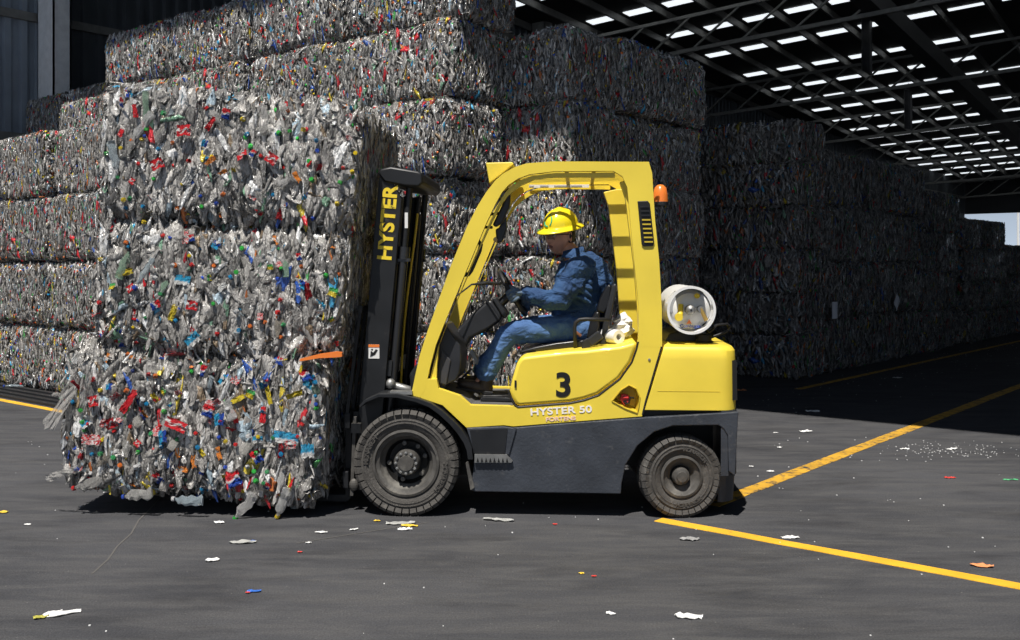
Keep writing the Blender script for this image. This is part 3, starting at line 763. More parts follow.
# ---- front fender
FO = [(-.291, .684), (-.250, .725), (-.165, .762), (-.05, .764), (.072, .738), (.160, .708), (.233, .660), (.30, .60), (.351, .548), (.395, .485), (.417, .430), (.424, .357)]
FI = [(-.285, .670), (-.245, .705), (-.165, .738), (-.05, .735), (.065, .710), (.150, .678), (.215, .632), (.28, .572), (.325, .520), (.365, .46), (.385, .41), (.392, .357)]
f = MB(); f.strip(FO, FI, .0, .30); fd = f.build('front_fender', BLK, FK, bevel=.004)
f = MB(); f.strip(FO, FI, .82, 1.12); f.build('front_fender', BLK, FK, bevel=.004)
f = MB(); f.box(-.10, .04, .02, .09, .755, .775); f.build('bracket', STL, fd)
f = MB(); f.prism([(-.30, .60), (-.2, .735), (.1, .70), (.33, .5), (.38, .2), (-.30, .2)], .30, .34); f.build('inner_wheel_arch', INK, FK)
# ---- wheels
def tyre_lugs(r, y0, y1, n, w):
    mb = MB()
    for k in range(n):
        t = 2*PI*k/n; dt_ = 2*PI/n*(1-w)/2
        for yy0, yy1, ph in ((y0, y0+(y1-y0)*.46, 0), (y0+(y1-y0)*.54, y1, PI/n)):
            vs = []
            for tt, sk in ((t-dt_, 0), (t+dt_, 0)):
                tt += ph
                for rr, ya, yb in ((r-.048, yy0+.0, yy1), (r-.022, yy0-.012 if yy0 == y0 else yy0, yy1+.012 if yy1 == y1 else yy1), (r, yy0+.008, yy1-.008)):
                    for y in (ya, yb): vs.append((rr*math.cos(tt), y, rr*math.sin(tt)))
            mb.add(vs, [(0, 1, 3, 5, 4, 2), (6, 8, 10, 11, 9, 7), (0, 2, 8, 6), (2, 4, 10, 8), (1, 7, 9, 3), (3, 9, 11, 5), (4, 5, 11, 10)])
    return mb
def make_wheel(r, width, rim_r, hub_r, hub_out, n, front, loc, yaw=0, name='front_wheel'):
    wh = sub(name, FK, loc); wh.rotation_euler = (0, 0, yaw)
    W = width
    t = MB(); t.lathe([(rim_r, .018), (rim_r+.012, .008), (rim_r+.03, .002), (r-.075, -.004), (r-.05, .002), (r-.022, .012), (r-.02, W-.012), (r-.05, W), (rim_r+.03, W), (rim_r, W-.02)], n=64)
    ty = t.build('tyre', RUB, wh, smooth='auto')
    # thin raised ring on the sidewall
    q = MB()
    for rr in (rim_r+.045, r-.062): q.lathe([(rr-.004, .0), (rr-.002, -.006), (rr+.002, -.006), (rr+.004, .0)], n=64)
    q.build('sidewall_ring', RUB, ty)
    tyre_lugs(r, .0, W, n, .17 if front else .12).build('tread_lugs', RUB, ty)
    rm = MB(); d = .055 if front else .035
    rm.lathe([(rim_r+.004, .012), (rim_r+.004, .0), (rim_r-.010, -.004), (rim_r-.016, .012), (rim_r-.030, .018), (rim_r-.036, .02), (rim_r-.05, d), (rim_r-.065, d+.01), (hub_r+.045, d+.05), (hub_r+.02, d+.06), (.01, d+.062)], n=48)
    rmo = rm.build('rim', RIM, wh, smooth='auto')
    hb = MB(); hb.lathe([(hub_r+.002, d+.07), (hub_r, hub_out+.02), (hub_r-.008, hub_out+.004), (hub_r*.62, hub_out), (hub_r*.58, hub_out-.008), (.001, hub_out-.010)], n=32)
    hbo = hb.build('hub', RIM, wh, smooth='auto')
    dk = MB(); dk.lathe([(rim_r-.066, d+.006), (hub_r+.04, d+.045), (hub_r+.004, d+.050)], n=40); dk.build('rim_recess_shade', INK, wh)  # black ring paints the shade inside the deep rim dish
    if front:
        for k in range(12):
            a = 2*PI*k/12; bo = MB(); bo.lathe([(.001, -.010), (.009, -.008), (.010, .006)], n=6)
            bo.build('hub_bolt', STL, hbo, (hub_r*.80*math.cos(a), hub_out, hub_r*.80*math.sin(a)))
        for a in (R_(185), R_(18), R_(255), R_(100), R_(320), R_(55)):
            bo = MB(); bo.lathe([(.001, -.022), (.014, -.020), (.017, .0), (.017, .05)], n=10)
            bo.build('wheel_nut', RIM, wh, ((hub_r+.036)*math.cos(a), d+.03, (hub_r+.036)*math.sin(a)))
    else:
        dk = MB()
        for a in (30, 120, 210, 300): dk.lathe([(hub_r+.004, d+.044), (rim_r-.060, d+.002)], n=6, a0=R_(a), a1=R_(a+30))
        dk.build('rim_web', RIM, wh)
        for k in range(5):
            a = 2*PI*k/5+.4; bo = MB(); bo.lathe([(.001, -.008), (.007, -.006), (.008, .01)], n=6)
            bo.build('wheel_nut', STL, wh, ((hub_r+.03)*math.cos(a), d+.012, (hub_r+.03)*math.sin(a)))
    # raised maker lettering around the sidewall
    for centre in ((R_(-20), R_(160)) if front else (R_(-75), R_(60))):
        word = 'MONARCH'; rr = (rim_r+r-.04)/2
        for i, c in enumerate(word):
            a = centre-(i-3)*.115*(.31/r)
            text_mesh('raised_letter', c, .042*(r/.33), RUB, ty, (rr*math.cos(a), -.005, rr*math.sin(a)), rot=(PI/2, -(a-PI/2), 0), bold=.001, depth=.004)
    return wh
make_wheel(.330, .20, .205, .080, .008, 40, True, (.004, .0, .330))
make_wheel(.330, .20, .205, .080, .008, 40, True, (.004, .91, .330))
make_wheel(.254, .17, .128, .055, .000, 34, False, (1.712, .080, .254), R_(9), 'rear_wheel')
make_wheel(.254, .17, .128, .055, .000, 34, False, (1.685, .86, .254), R_(9), 'rear_wheel')
ax = MB(); ax.tube([(.004, .16, .33), (.004, .95, .33)], .05); ax.tube([(1.70, .2, .254), (1.70, .9, .254)], .04); ax.build('axle', INK, FK)

# ---- overhead guard
GO = [(.027, .735), (.055, .87), (.084, .999), (.135, 1.155), (.277, 1.55), (.38, 1.80), (.450, 1.935), (.504, 2.020), (.56, 2.090), (.606, 2.130), (.681, 2.172), (.755, 2.194), (.917, 2.205)]
GM = [(.085, .735), (.116, .779), (.150, .93), (.185, 1.062), (.24, 1.20), (.399, 1.581), (.50, 1.82), (.560, 1.945), (.60, 2.015), (.640, 2.06), (.700, 2.10), (.77, 2.125), (.92, 2.143)]
GIN = [(.165, .78), (.185, .82), (.188, .93), (.200, 1.062), (.25, 1.19), (.415, 1.57), (.53, 1.82), (.590, 1.935), (.63, 1.99), (.668, 2.025), (.72, 2.06), (.80, 2.095), (.92, 2.110)]
gd = sub('overhead_guard', FK)
def guard_side(y0, dy, far):
    mb = MB(); n = len(GO)
    ring = GO+[(1.507, 2.198), (1.527, 2.13), (1.545, 1.84), (1.57, 1.593), (1.586, 1.304), (1.588, 1.057), (1.44, 1.06), (1.446, 1.303), (1.411, 1.651), (1.375, 2.04), (1.345, 2.110), (1.29, 2.143)]+GM[::-1]
    b1 = flat_shape(ring, [], min(y0, y0+dy), max(y0, y0+dy)); b1.build('side_frame', YEL, gd)
    q = flat_shape([(GM[i][0]+.012, GM[i][1]-.008) for i in range(n)]+[(1.30, 2.135), (1.30, 2.105)]+GIN[::-1], [], min(y0+dy*.55, y0+dy*1.3), max(y0+dy*.55, y0+dy*1.3))
    q.build('inner_frame', YEL, gd)
guard_side(.0495, .05, False); guard_side(1.09, -.05, True)
g1 = MB(); g1.prism([(.492, 2.207), (.66, 2.210), (.67, 2.195), (.63, 2.165), (.59, 2.13), (.515, 2.075)], .115, 1.005); hd = g1.build('front_header', YEL, gd, bevel=.006)
for i in range(7):
    y = .33+.102*i; g1 = MB(); g1.prism([(.60, 2.196), (1.45, 2.202), (1.45, 2.160), (.62, 2.150)], y-.007, y+.007); g1.build('roof_bar', YEL, gd, bevel=.002)
for x in (1.0, 1.17):
    g1 = MB(); g1.prism([(x-.012, 2.165), (x+.012, 2.165), (x+.012, 2.140), (x-.012, 2.140)], .09, 1.03); g1.build('cross_rib', YEL, gd, bevel=.002)
g1 = MB(); g1.prism([(1.43, 2.20), (1.51, 2.20), (1.52, 2.13), (1.42, 2.11)], .09, 1.03); g1.build('rear_header', YEL, gd, bevel=.004)
# wide inner faces of the rear pillars
for y0, y1, q in ((.10, .18, .08), (.94, 1.03, 0)):
    g1 = MB(); g1.prism([(1.34+q, 2.10), (1.50, 2.10), (1.56, 1.60), (1.575, 1.08), (1.375+q, 1.08), (1.365+q, 1.20), (1.341+q, 1.53), (1.285+q, 1.98), (1.25+q, 2.08)], y0, y1); g1.build('pillar_box', YEL, gd, bevel=.006)
lb = MB(); lb.box(.72, 1.15, 1.0055, 1.008, 2.118, 2.140); lb.build('warning_strip', WHT, gd)
for x0, x1 in ((.722, .755), (.80, .86), (.90, .99), (1.02, 1.10)):
    lb = MB(); lb.box(x0, x1, 1.003, 1.0055, 2.123, 2.134); lb.build('printed_text_bar', mat('grey print', (.35, .35, .36)), gd)
vt = sub('vent_grille', gd)
v = MB(); v.prism([(1.437, 1.955), (1.500, 1.957), (1.513, 1.94), (1.540, 1.70), (1.530, 1.678), (1.475, 1.676), (1.462, 1.69)], .038, .052); v.build('grille_frame', INK, vt, bevel=.004)
for i in range(9):
    z = 1.925-i*.027; x = 1.452+(1.94-z)*.115
    v = MB(); v.prism([(x, z), (x+.052, z), (x+.053, z-.009), (x+.001, z-.009)], .031, .040); v.build('louvre', YEL2 if i > 2 else BLK, vt)
bt = MB(); bt.lathe([(.001, -.004), (.008, -.002), (.008, .01)], n=10); bt.build('bolt', STL, gd, (1.51, .047, .98))
# orange beacon behind the pillar on a small bracket
bc = sub('beacon', gd, (1.63, .70, 1.99))
b1 = MB(); b1.lathe([(.052, 0), (.050, .05), (.040, .10), (.02, .118), (.001, .122)], axis='z', n=20); b1.build('beacon_lens', ORG, bc, smooth='auto')
b1 = MB(); b1.lathe([(.001, -.02), (.056, -.02), (.056, .0), (.05, .004)], axis='z', n=20); b1.box(-.13, .0, -.02, .02, -.035, -.02); b1.build('beacon_base', BLK, bc)
b1 = MB(); b1.tube([(1.50, .60, 2.16), (1.56, .60, 2.165), (1.60, .60, 2.13), (1.585, .60, 2.09), (1.52, .60, 2.08)], .007, 6); b1.build('wire_loop', DKR, gd)
# ---- mirror, grab handle, lever
mr = sub('mirror', FK)
m1 = MB(); m1.prism([(.532, 1.815), (.60, 1.955), (.612, 2.03), (.632, 2.055), (.650, 2.04), (.642, 1.93), (.600, 1.83), (.555, 1.80)], .13, .17); m1.build('mirror_shell', PLA, mr, bevel=.012, seg=3, smooth='auto')
m1 = MB(); m1.prism([(.545, 1.79), (.565, 1.80), (.615, 1.88), (.62, 1.80), (.59, 1.71), (.555, 1.70)], .20, .24); m1.build('mirror_back', PLA, mr, bevel=.01)
m1 = MB(); m1.tube([(.50, .09, 1.88), (.54, .14, 1.885), (.57, .15, 1.89)], .009, 8); m1.tube([(.47, .09, 1.80), (.53, .14, 1.80)], .009, 8); m1.build('mirror_arm', BLK, mr)
m1 = MB(); m1.ball((.565, .22, 1.725), (.035, .02, .022)); m1.build('work_light', mat('pale lamp glass', (.85, .6, .25), rough=.2), mr)
gh = MB(); gh.tube([(.300, .11, 1.515), (.345, .11, 1.500), (.385, .11, 1.505), (.402, .11, 1.53), (.455, .11, 1.655), (.462, .11, 1.69), (.445, .11, 1.715), (.405, .11, 1.725)], .014, 10); gh.build('grab_handle', PLA, FK, smooth=True)
# ---- cowl, steering column, wheel
dsh = sub('dashboard', FK)
c1 = MB(); c1.prism([(.135, .79), (.125, .90), (.140, 1.00), (.170, 1.09), (.195, 1.185), (.230, 1.19), (.285, 1.11), (.325, 1.06), (.335, .97), (.325, .88), (.30, .83), (.235, .80), (.22, .77), (.15, .775)], .14, .50); c1.build('cowl', PLA, dsh, bevel=.03, seg=3, smooth='auto')
c1 = MB(); c1.box(.10, .16, .40, .95, .78, 1.10); c1.build('front_cowl_panel', PLA, dsh, bevel=.02)
c1 = MB(); c1.prism([(.17, .82), (.24, .80), (.27, .96), (.21, 1.03)], .128, .142); c1.build('speaker_pad', mat('dark grey rubber pad', (.05, .05, .053), rough=.5), dsh, bevel=.01)
sc_ = sub('steering_column', FK)
c1 = MB(); c1.prism([(.245, 1.10), (.30, 1.17), (.40, 1.265), (.470, 1.325), (.500, 1.335), (.560, 1.26), (.572, 1.215), (.545, 1.18), (.48, 1.135), (.36, 1.075), (.32, .99)], .44, .64); c1.build('column_cover', PLA, sc_, bevel=.02, seg=3, smooth='auto')
c1 = MB(); c1.prism([(.455, 1.335), (.468, 1.345), (.560, 1.205), (.548, 1.19)], .425, .655); c1.prism([(.50, 1.345), (.53, 1.35), (.605, 1.235), (.585, 1.205)], .43, .65); c1.build('column_collar', PLA, sc_, bevel=.008)
nrm = Vector((.857, 0, .516)); ctr = Vector((.635, .53, 1.375)); e1 = Vector((.516, 0, -.857)); e2 = Vector((0, 1, 0))
c1 = MB(); c1.tube([(.545, .53, 1.30), tuple(ctr-nrm*.02)], .03, 12); c1.build('steering_shaft', PLA, sc_, smooth='auto')
sw = sub('steering_wheel', FK)
c1 = MB(); RR = .165
c1.tube([tuple(ctr+(e1*math.cos(2*PI*i/40)+e2*math.sin(2*PI*i/40))*RR) for i in range(41)], .0155, 10, False); c1.build('steering_rim', DKR, sw, smooth=True)
c1 = MB()
for a in (0, 2.1, 4.2): c1.tube([tuple(ctr-nrm*.02), tuple(ctr+(e1*math.cos(a+.4)+e2*math.sin(a+.4))*RR)], .010, 6)
c1.build('spoke', DKR, sw)
c1 = MB(); c1.ball(tuple(ctr-nrm*.012), (.038, .038, .03)); c1.build('steering_hub', DKR, sw, smooth=True)
lv = sub('lever', FK)
c1 = MB(); c1.tube([(.235, .30, 1.315), (.30, .33, 1.375), (.375, .37, 1.435), (.46, .41, 1.443), (.50, .44, 1.443)], [.005, .005, .006, .012, .014], 8); c1.tube([(.50, .44, 1.443), (.56, .47, 1.44)], .010, 8); c1.build('lever_rod', PLA, lv)
pd = sub('pedal', FK)
c1 = MB(); c1.prism([(.335, .98), (.355, .99), (.425, .86), (.405, .845)], .60, .66); c1.build('pedal_arm', mat('pale painted pedal arm', (.7, .7, .68)), pd)
c1 = MB(); c1.prism([(.28, .80), (.34, .86), (.35, .85), (.29, .79)], .55, .66); c1.build('pedal_pad', DKR, pd)
# ---- seat
stt = sub('seat', FK)
c1 = MB(); c1.prism([(.690, .985), (.70, 1.008), (.80, 1.035), (.93, 1.060), (1.05, 1.075), (1.18, 1.085), (1.20, 1.045), (1.15, 1.030), (.84, 1.012)], .30, .82); c1.build('seat_cushion', VIN, stt, bevel=.018, seg=3, smooth='auto')
c1 = MB(); c1.prism([(.70, .972), (.72, .995), (1.15, 1.038), (1.18, 1.022), (.90, 1.0)], .27, .84); c1.build('seat_base', BLK, stt, bevel=.006)
c1 = MB(); c1.prism([(1.125, 1.09), (1.150, 1.20), (1.185, 1.262), (1.215, 1.262), (1.215, 1.17), (1.19, 1.07)], .33, .79); c1.build('lower_back_pad', VIN, stt, bevel=.03, seg=3, smooth='auto')
c1 = MB(); c1.prism([(1.19, 1.268), (1.215, 1.35), (1.25, 1.42), (1.275, 1.44), (1.29, 1.42), (1.275, 1.30), (1.24, 1.245)], .33, .79); c1.build('upper_back_pad', VIN, stt, bevel=.028, seg=3, smooth='auto')
c1 = MB(); c1.prism([(1.215, 1.05), (1.235, 1.20), (1.29, 1.43), (1.31, 1.445), (1.325, 1.43), (1.30, 1.30), (1.26, 1.12), (1.25, 1.04)], .31, .81); c1.build('seat_back_shell', PLA, stt, bevel=.01)
c1 = MB(); c1.tube([(1.055, .255, 1.02), (1.050, .255, 1.16), (1.056, .255, 1.195), (1.08, .255, 1.213), (1.12, .255, 1.217), (1.285, .27, 1.213)], .0125, 10); c1.build('hip_rail', DKR, stt, smooth=True)
c1 = MB(); c1.tube([(1.055, .865, 1.02), (1.050, .865, 1.16), (1.08, .865, 1.213), (1.285, .85, 1.213)], .0125, 10); c1.build('hip_rail', DKR, stt, smooth=True)
bk = sub('seat_belt_buckle', stt)
c1 = MB(); c1.prism([(1.125, 1.09), (1.20, 1.148), (1.235, 1.10), (1.16, 1.045)], .20, .25); c1.build('buckle_housing', PLA, bk, bevel=.008)
c1 = MB(); c1.prism([(1.095, 1.03), (1.10, 1.08), (1.13, 1.10), (1.155, 1.07), (1.15, 1.03)], .20, .245); c1.build('belt_anchor', BLK, bk, bevel=.006)
# ---- mast, leaning back a little
mst = sub('mast', FK)
def mz(x, z): return (x+.0885*z, z)
def mpoly(x0, x1, z0, z1, c=0): return [mz(x0, z0), mz(x1, z0), mz(x1, z1-c), mz(x0, z1)]
c1 = MB(); c1.prism([mz(-.385, .12), mz(-.230, .12), mz(-.228, 1.98), mz(-.30, 2.10), mz(-.385, 2.13)], .165, .195)
ml = c1.build('mast_channel', BLK, mst, bevel=.004)
c1 = MB(); c1.prism(mpoly(-.385, -.365, .12, 2.10), .195, .26).prism(mpoly(-.250, -.230, .12, 2.0), .195, .26); c1.build('channel_flange', BLK, ml)
c1 = MB(); c1.prism(mpoly(-.385, -.230, .12, 2.05), .925, .955).prism(mpoly(-.385, -.365, .12, 2.05), .86, .925).prism(mpoly(-.25, -.23, .12, 2.05), .86, .925); c1.build('mast_channel', BLK, mst, bevel=.004)
c1 = MB(); c1.prism(mpoly(-.36, -.26, .14, 2.03), .24, .285).prism(mpoly(-.36, -.26, .14, 2.03), .835, .88); c1.build('inner_channels', CYLM, mst)
c1 = MB(); c1.prism([(-.200, 2.145), (-.188, 2.175), (-.12, 2.190), (.055, 2.160), (.082, 2.145), (.087, 2.085), (.06, 2.060), (-.03, 2.065), (-.16, 2.092)], .15, .97); c1.build('mast_crosshead', BLK, mst, bevel=.012, seg=2, smooth='auto')
for z in (.30, .85):
    c1 = MB(); c1.prism(mpoly(-.25, -.20, z, z+.10), .19, .93); c1.build('mast_crossbar', BLK, mst)
for y in (.235, .885):
    c1 = MB(); c1.tube([(*(mz(-.195, .15)[:1]), y, .15), (mz(-.195, 1.62)[0], y, 1.62)], .031, 16); cy = c1.build('lift_cylinder', CYLM, mst, smooth='auto')
    c1 = MB(); c1.tube([(mz(-.195, 1.60)[0], y, 1.60), (mz(-.195, 1.68)[0], y, 1.68)], .040, 16); c1.box(mz(-.235, 1.6)[0], mz(-.15, 1.6)[0], y-.03, y+.03, 1.585, 1.605); c1.build('cylinder_gland', CYLM, cy, smooth='auto')
    c1 = MB(); c1.tube([(mz(-.195, 1.68)[0], y, 1.68), (mz(-.195, 2.06)[0], y, 2.06)], .022, 14); c1.build('piston_rod', BLK, cy, smooth='auto')
    c1 = MB(); c1.ball((mz(-.235, 1.58)[0], y-.03, 1.575), .018, 8, 6); c1.build('fitting', BLK, cy)
c1 = MB(); c1.box(mz(-.195, 1.86)[0]-.009, mz(-.195, 1.86)[0]+.011, .211, .214, 1.80, 1.90); c1.build('white_sticker', WHT, mst)
c1 = MB()
for y in (.42, .70):
    c1.prism(mpoly(-.31, -.295, .25, 2.04), y-.012, y+.012)
    for k in range(44): z = .27+k*.04; x = mz(-.302, z)[0]; c1.box(x-.011, x+.011, y-.018, y+.018, z, z+.022)
c1.build('lift_chain', CYLM, mst)
c1 = MB(); c1.tube([(mz(-.155, z)[0]+.012*math.sin(z*4), .33, z) for z in [.5+.1*i for i in range(15)]], .008, 6); c1.build('yellow_hose', mat('yellow hose', (.55, .38, .03), rough=.4), mst)
c1 = MB()
for q, y in ((-.14, .40), (-.15, .47), (-.14, .62)): c1.tube([(mz(q, z)[0], y, z) for z in [.4+.15*i for i in range(11)]], .010, 6)
c1.build('hydraulic_hose', DKR, mst)
LR = MB()
tx = text_mesh('lettering', 'HYSTER', .125, YINK, ml, (mz(-.300, 1.83)[0], .1635, 1.83), rot=(PI/2, R_(-90+5.05), 0), bold=.0045, sx=1.06, spacing=1.04)
c1 = MB(); c1.box(mz(-.318, 1.0)[0]-.035, mz(-.318, 1.0)[0]+.035, .162, .165, .965, 1.055); pc = c1.build('safety_pictogram', WHT, ml)
c1 = MB(); c1.box(mz(-.318, 1.0)[0]-.035, mz(-.318, 1.0)[0]+.035, .160, .162, 1.037, 1.055); c1.build('orange_heading', ORG, pc)
cx_ = mz(-.318, 1.0)[0]
c1 = MB(); c1.prism([(cx_-.024, .975), (cx_+.008, .99), (cx_+.025, 1.02), (cx_+.012, 1.025), (cx_-.004, 1.003), (cx_-.02, 1.015)], .160, .162); c1.ball((cx_-.012, .161, 1.022), (.006, .001, .006), 8, 5); c1.build('drawn_figure', INK, pc)
# tilt cylinder bracket visible above the fender
c1 = MB(); c1.tube([(-.16, .22, .80), (.06, .24, .735)], .026, 10); c1.ball((-.13, .20, .80), .035, 10, 7); c1.build('tilt_cylinder', STL, FK, smooth=True)
c1 = MB(); c1.prism([(.00, .76), (-.01, .86), (.03, .92), (.10, .955), (.12, .80), (.09, .76)], .20, .27); c1.build('hose_cover', BLK, FK, bevel=.015)
# ---- carriage, backrest and forks
cr = sub('carriage', FK)
c1 = MB(); c1.box(-.425, -.385, .12, .98, .14, .25).box(-.415, -.375, .12, .98, .52, .62); c1.build('carriage_bar', BLK, cr, bevel=.006)
c1 = MB()
for y in (.22, .88): c1.prism([(-.39, .16), (-.35, .16), (-.33, .62), (-.37, .62)], y-.03, y+.03)
c1.build('carriage_side', BLK, cr)
c1 = MB()
for y in (.14, .30, .46, .62, .78, .94): c1.prism([(-.405, .62), (-.385, .62), (-.300, 1.28), (-.320, 1.28)], y-.012, y+.012)
c1.prism([(-.325, 1.26), (-.298, 1.26), (-.294, 1.30), (-.321, 1.30)], .12, .96); c1.build('load_backrest', BLK, cr)
for y in (.28, .80):
    c1 = MB(); c1.prism([(-.385, .62), (-.43, .62), (-.432, .08), (-1.45, .068), (-1.50, .05), (-1.45, .035), (-.42, .03), (-.388, .06)], y-.06, y+.06); c1.build('fork', BLK, FK, bevel=.005)
c1 = MB(); c1.prism([(-.37, .10), (-.35, .10), (-.33, .60), (-.35, .60)], .10, .13); c1.prism([(-.36, .50), (-.30, .50), (-.30, .56), (-.36, .56)], .09, .12); c1.ball((-.345, .10, .17), (.03, .02, .04)); c1.build('carriage_bracket', RIM, cr)
# ---- parts on the counterweight
c1 = MB(); c1.lathe([(.001, .0), (.058, .0), (.060, .012), (.050, .018), (.048, .055), (.040, .062), (.001, .064)], axis='z', n=20); c1.build('filler_cap', DKR, FK, (1.872, .30, 1.062), smooth='auto')
c1 = MB(); c1.prism([(1.63, 1.063), (1.66, 1.12), (1.72, 1.135), (1.82, 1.135), (1.86, 1.10), (1.88, 1.063)], .36, .95); c1.build('tank_cradle', BLK, FK, bevel=.01)
c1 = MB(); c1.tube([(1.86, .25, 1.19), (1.90, .27, 1.135), (1.96, .33, 1.178), (2.03, .38, 1.182), (2.055, .40, 1.165), (2.03, .40, 1.13), (1.94, .38, 1.10), (1.88, .36, 1.075)], .009, 8); c1.build('gas_hose', DKR, FK, smooth=True)
# gas cylinder rests across the tail
TK = empty('gas_cylinder', (0, 0, 0), 0); TK.parent = None
TK.location = FK.location+Vector((math.cos(R_(4))*1.772+math.sin(R_(4))*.0, -math.sin(R_(4))*1.772, 1.282)); TK.rotation_euler = (0, 0, R_(-4))
tag(TK, 'white gas cylinder lying across the tail of the forklift, brass valve in its collar', 'gas cylinder')
c1 = MB(); c1.lathe([(.001, .20), (.05, .202), (.09, .210), (.125, .235), (.145, .27), (.147, .30), (.147, .86), (.13, .92), (.08, .95), (.001, .955)], n=40); c1.build('tank_shell', WHT, TK, smooth='auto')
c1 = MB(); c1.lathe([(.150, .095), (.150, .125), (.134, .125), (.134, .095), (.150, .095)], n=48); c1.lathe([(.150, .225), (.150, .27), (.136, .27), (.136, .225), (.150, .225)], n=48)
for a0, a1 in ((-80, -25), (0, 14), (55, 128), (165, 250)): c1.lathe([(.150, .125), (.150, .226), (.136, .226), (.136, .125)], n=12, a0=R_(a0), a1=R_(a1))
c1.build('collar', WHT, TK, smooth='auto')
c1 = MB(); c1.lathe([(.13, .234), (.12, .222), (.02, .205)], n=24, a0=R_(50), a1=R_(190)); c1.build('dome_shade', mat('grey dome shade', (.35, .36, .38), rough=.4), TK)  # grey sheet over part of the white dome, shade put into its colour
c1 = MB(); c1.lathe([(.001, .11), (.012, .11), (.028, .125), (.032, .16), (.032, .21)], n=16); c1.build('valve_body', STL, TK, smooth='auto')
c1 = MB(); c1.lathe([(.001, .105), (.006, .105), (.006, .112)], n=10); c1.build('valve_pin', INK, TK)
c1 = MB(); c1.tube([(-.07, .15, -.045), (-.06, .17, -.01), (-.055, .19, .03)], [.022, .018, .016], 12); c1.lathe([(.001, .12), (.024, .12), (.026, .15)], (-.074, 0, -.045), n=14); c1.build('yellow_valve', mat('yellow valve', (.85, .62, .04), rough=.4), TK, smooth='auto')
c1 = MB(); c1.ball((.042, .16, .088), (.019, .019, .016)); c1.build('yellow_plug', mat('yellow valve', (.8, .6, .04)), TK, smooth=True)
c1 = MB(); c1.tube([(.06, .15, .02), (.075, .14, -.02), (.095, .13, -.065)], [.014, .012, .014], 10); c1.build('brass_coupling', mat('brass coupling', (.55, .36, .10), rough=.35, metal=.7), TK, smooth='auto')
c1 = MB(); c1.lathe([(.001, .135), (.020, .135), (.022, .19)], (.063, 0, .005), n=14); c1.build('gauge', STL, TK)
c1 = MB(); c1.prism([(-.020, -.088), (.012, -.088), (-.004, -.060)], .188, .192); c1.build('orange_triangle', ORG, TK)
text_mesh('tank_lettering', 'Combugas', .030, BLUEI, TK, (.002, .187, -.103), bold=.0006, sx=1.0)
# bag and paper roll behind the seat
def loc_fk(x, y, z):
    c, s = math.cos(R_(4)), math.sin(R_(4)); return Vector((-.652+x*c+y*s, 6.15-x*s+y*c, z))
PR = MB(); PR.lathe([(.020, -.09), (.044, -.09), (.046, -.08), (.046, .08), (.044, .09), (.020, .09), (.020, -.09)], n=24)
o = PR.build('paper_roll', WHT, smooth='auto'); o.location = loc_fk(1.285, .33, 1.104); o.rotation_euler = (0, 0, R_(28)); tag(o, 'roll of white paper lying behind the forklift seat', 'paper roll')
PG = mat('white plastic bag film', (.85, .84, .82), rough=.4, bump=.4, bscale=30)
rg = random.Random(4); bg_ = MB(); n, m = 12, 9; vs = []
for i in range(m+1):
    t = i/m
    for j in range(n):
        a = 2*PI*j/n; rr = (.075*math.sin(PI*min(1, t*1.05))**.6*(1-.35*t)+.006)*(1+rg.uniform(-.28, .28))
        vs.append((rr*math.cos(a)*1.1+.03*t, rr*math.sin(a), t*.18))
bg_.add(vs, [(i*n+j, i*n+(j+1) % n, (i+1)*n+(j+1) % n, (i+1)*n+j) for i in range(m) for j in range(n)])
o = bg_.build('plastic_bag', PG); o.location = loc_fk(1.345, .45, 1.075); tag(o, 'crumpled white plastic bag behind the seat against the rear pillar', 'plastic bag')
def join_props():
    pass

# ------------------------------------------------------------------ driver
DR = empty('person', tuple(loc_fk(1.08, .55, 1.06)), R_(-4))
tag(DR, 'seated driver in yellow hard hat and blue denim, hands on the steering wheel', 'person')
OFF = Vector((1.08, .55, 1.06))
def dv(p): return tuple(Vector(p)-OFF)
def dl(mb, pts, rs, n=14): return mb.limb([dv(p) for p in pts], rs, n)
HC = Vector((.950, .540, 1.762)); yaw = R_(46)     # head centre, turn towards the camera from straight ahead (-x)
Fh = Vector((-math.cos(yaw), -math.sin(yaw), -.12)).normalized(); Sh = Fh.cross(Vector((0, 0, 1))).normalized(); Uh = Sh.cross(Fh).normalized()
roll = R_(-4); Uh, Sh = (Uh*math.cos(roll)+Sh*math.sin(roll)), (Sh*math.cos(roll)-Uh*math.sin(roll))
HS = 1.07
def hp(f, s, u): return HC+(Fh*f+Sh*s+Uh*u)*HS
def gs(x, c, w): return math.exp(-((x-c)/w)**2)
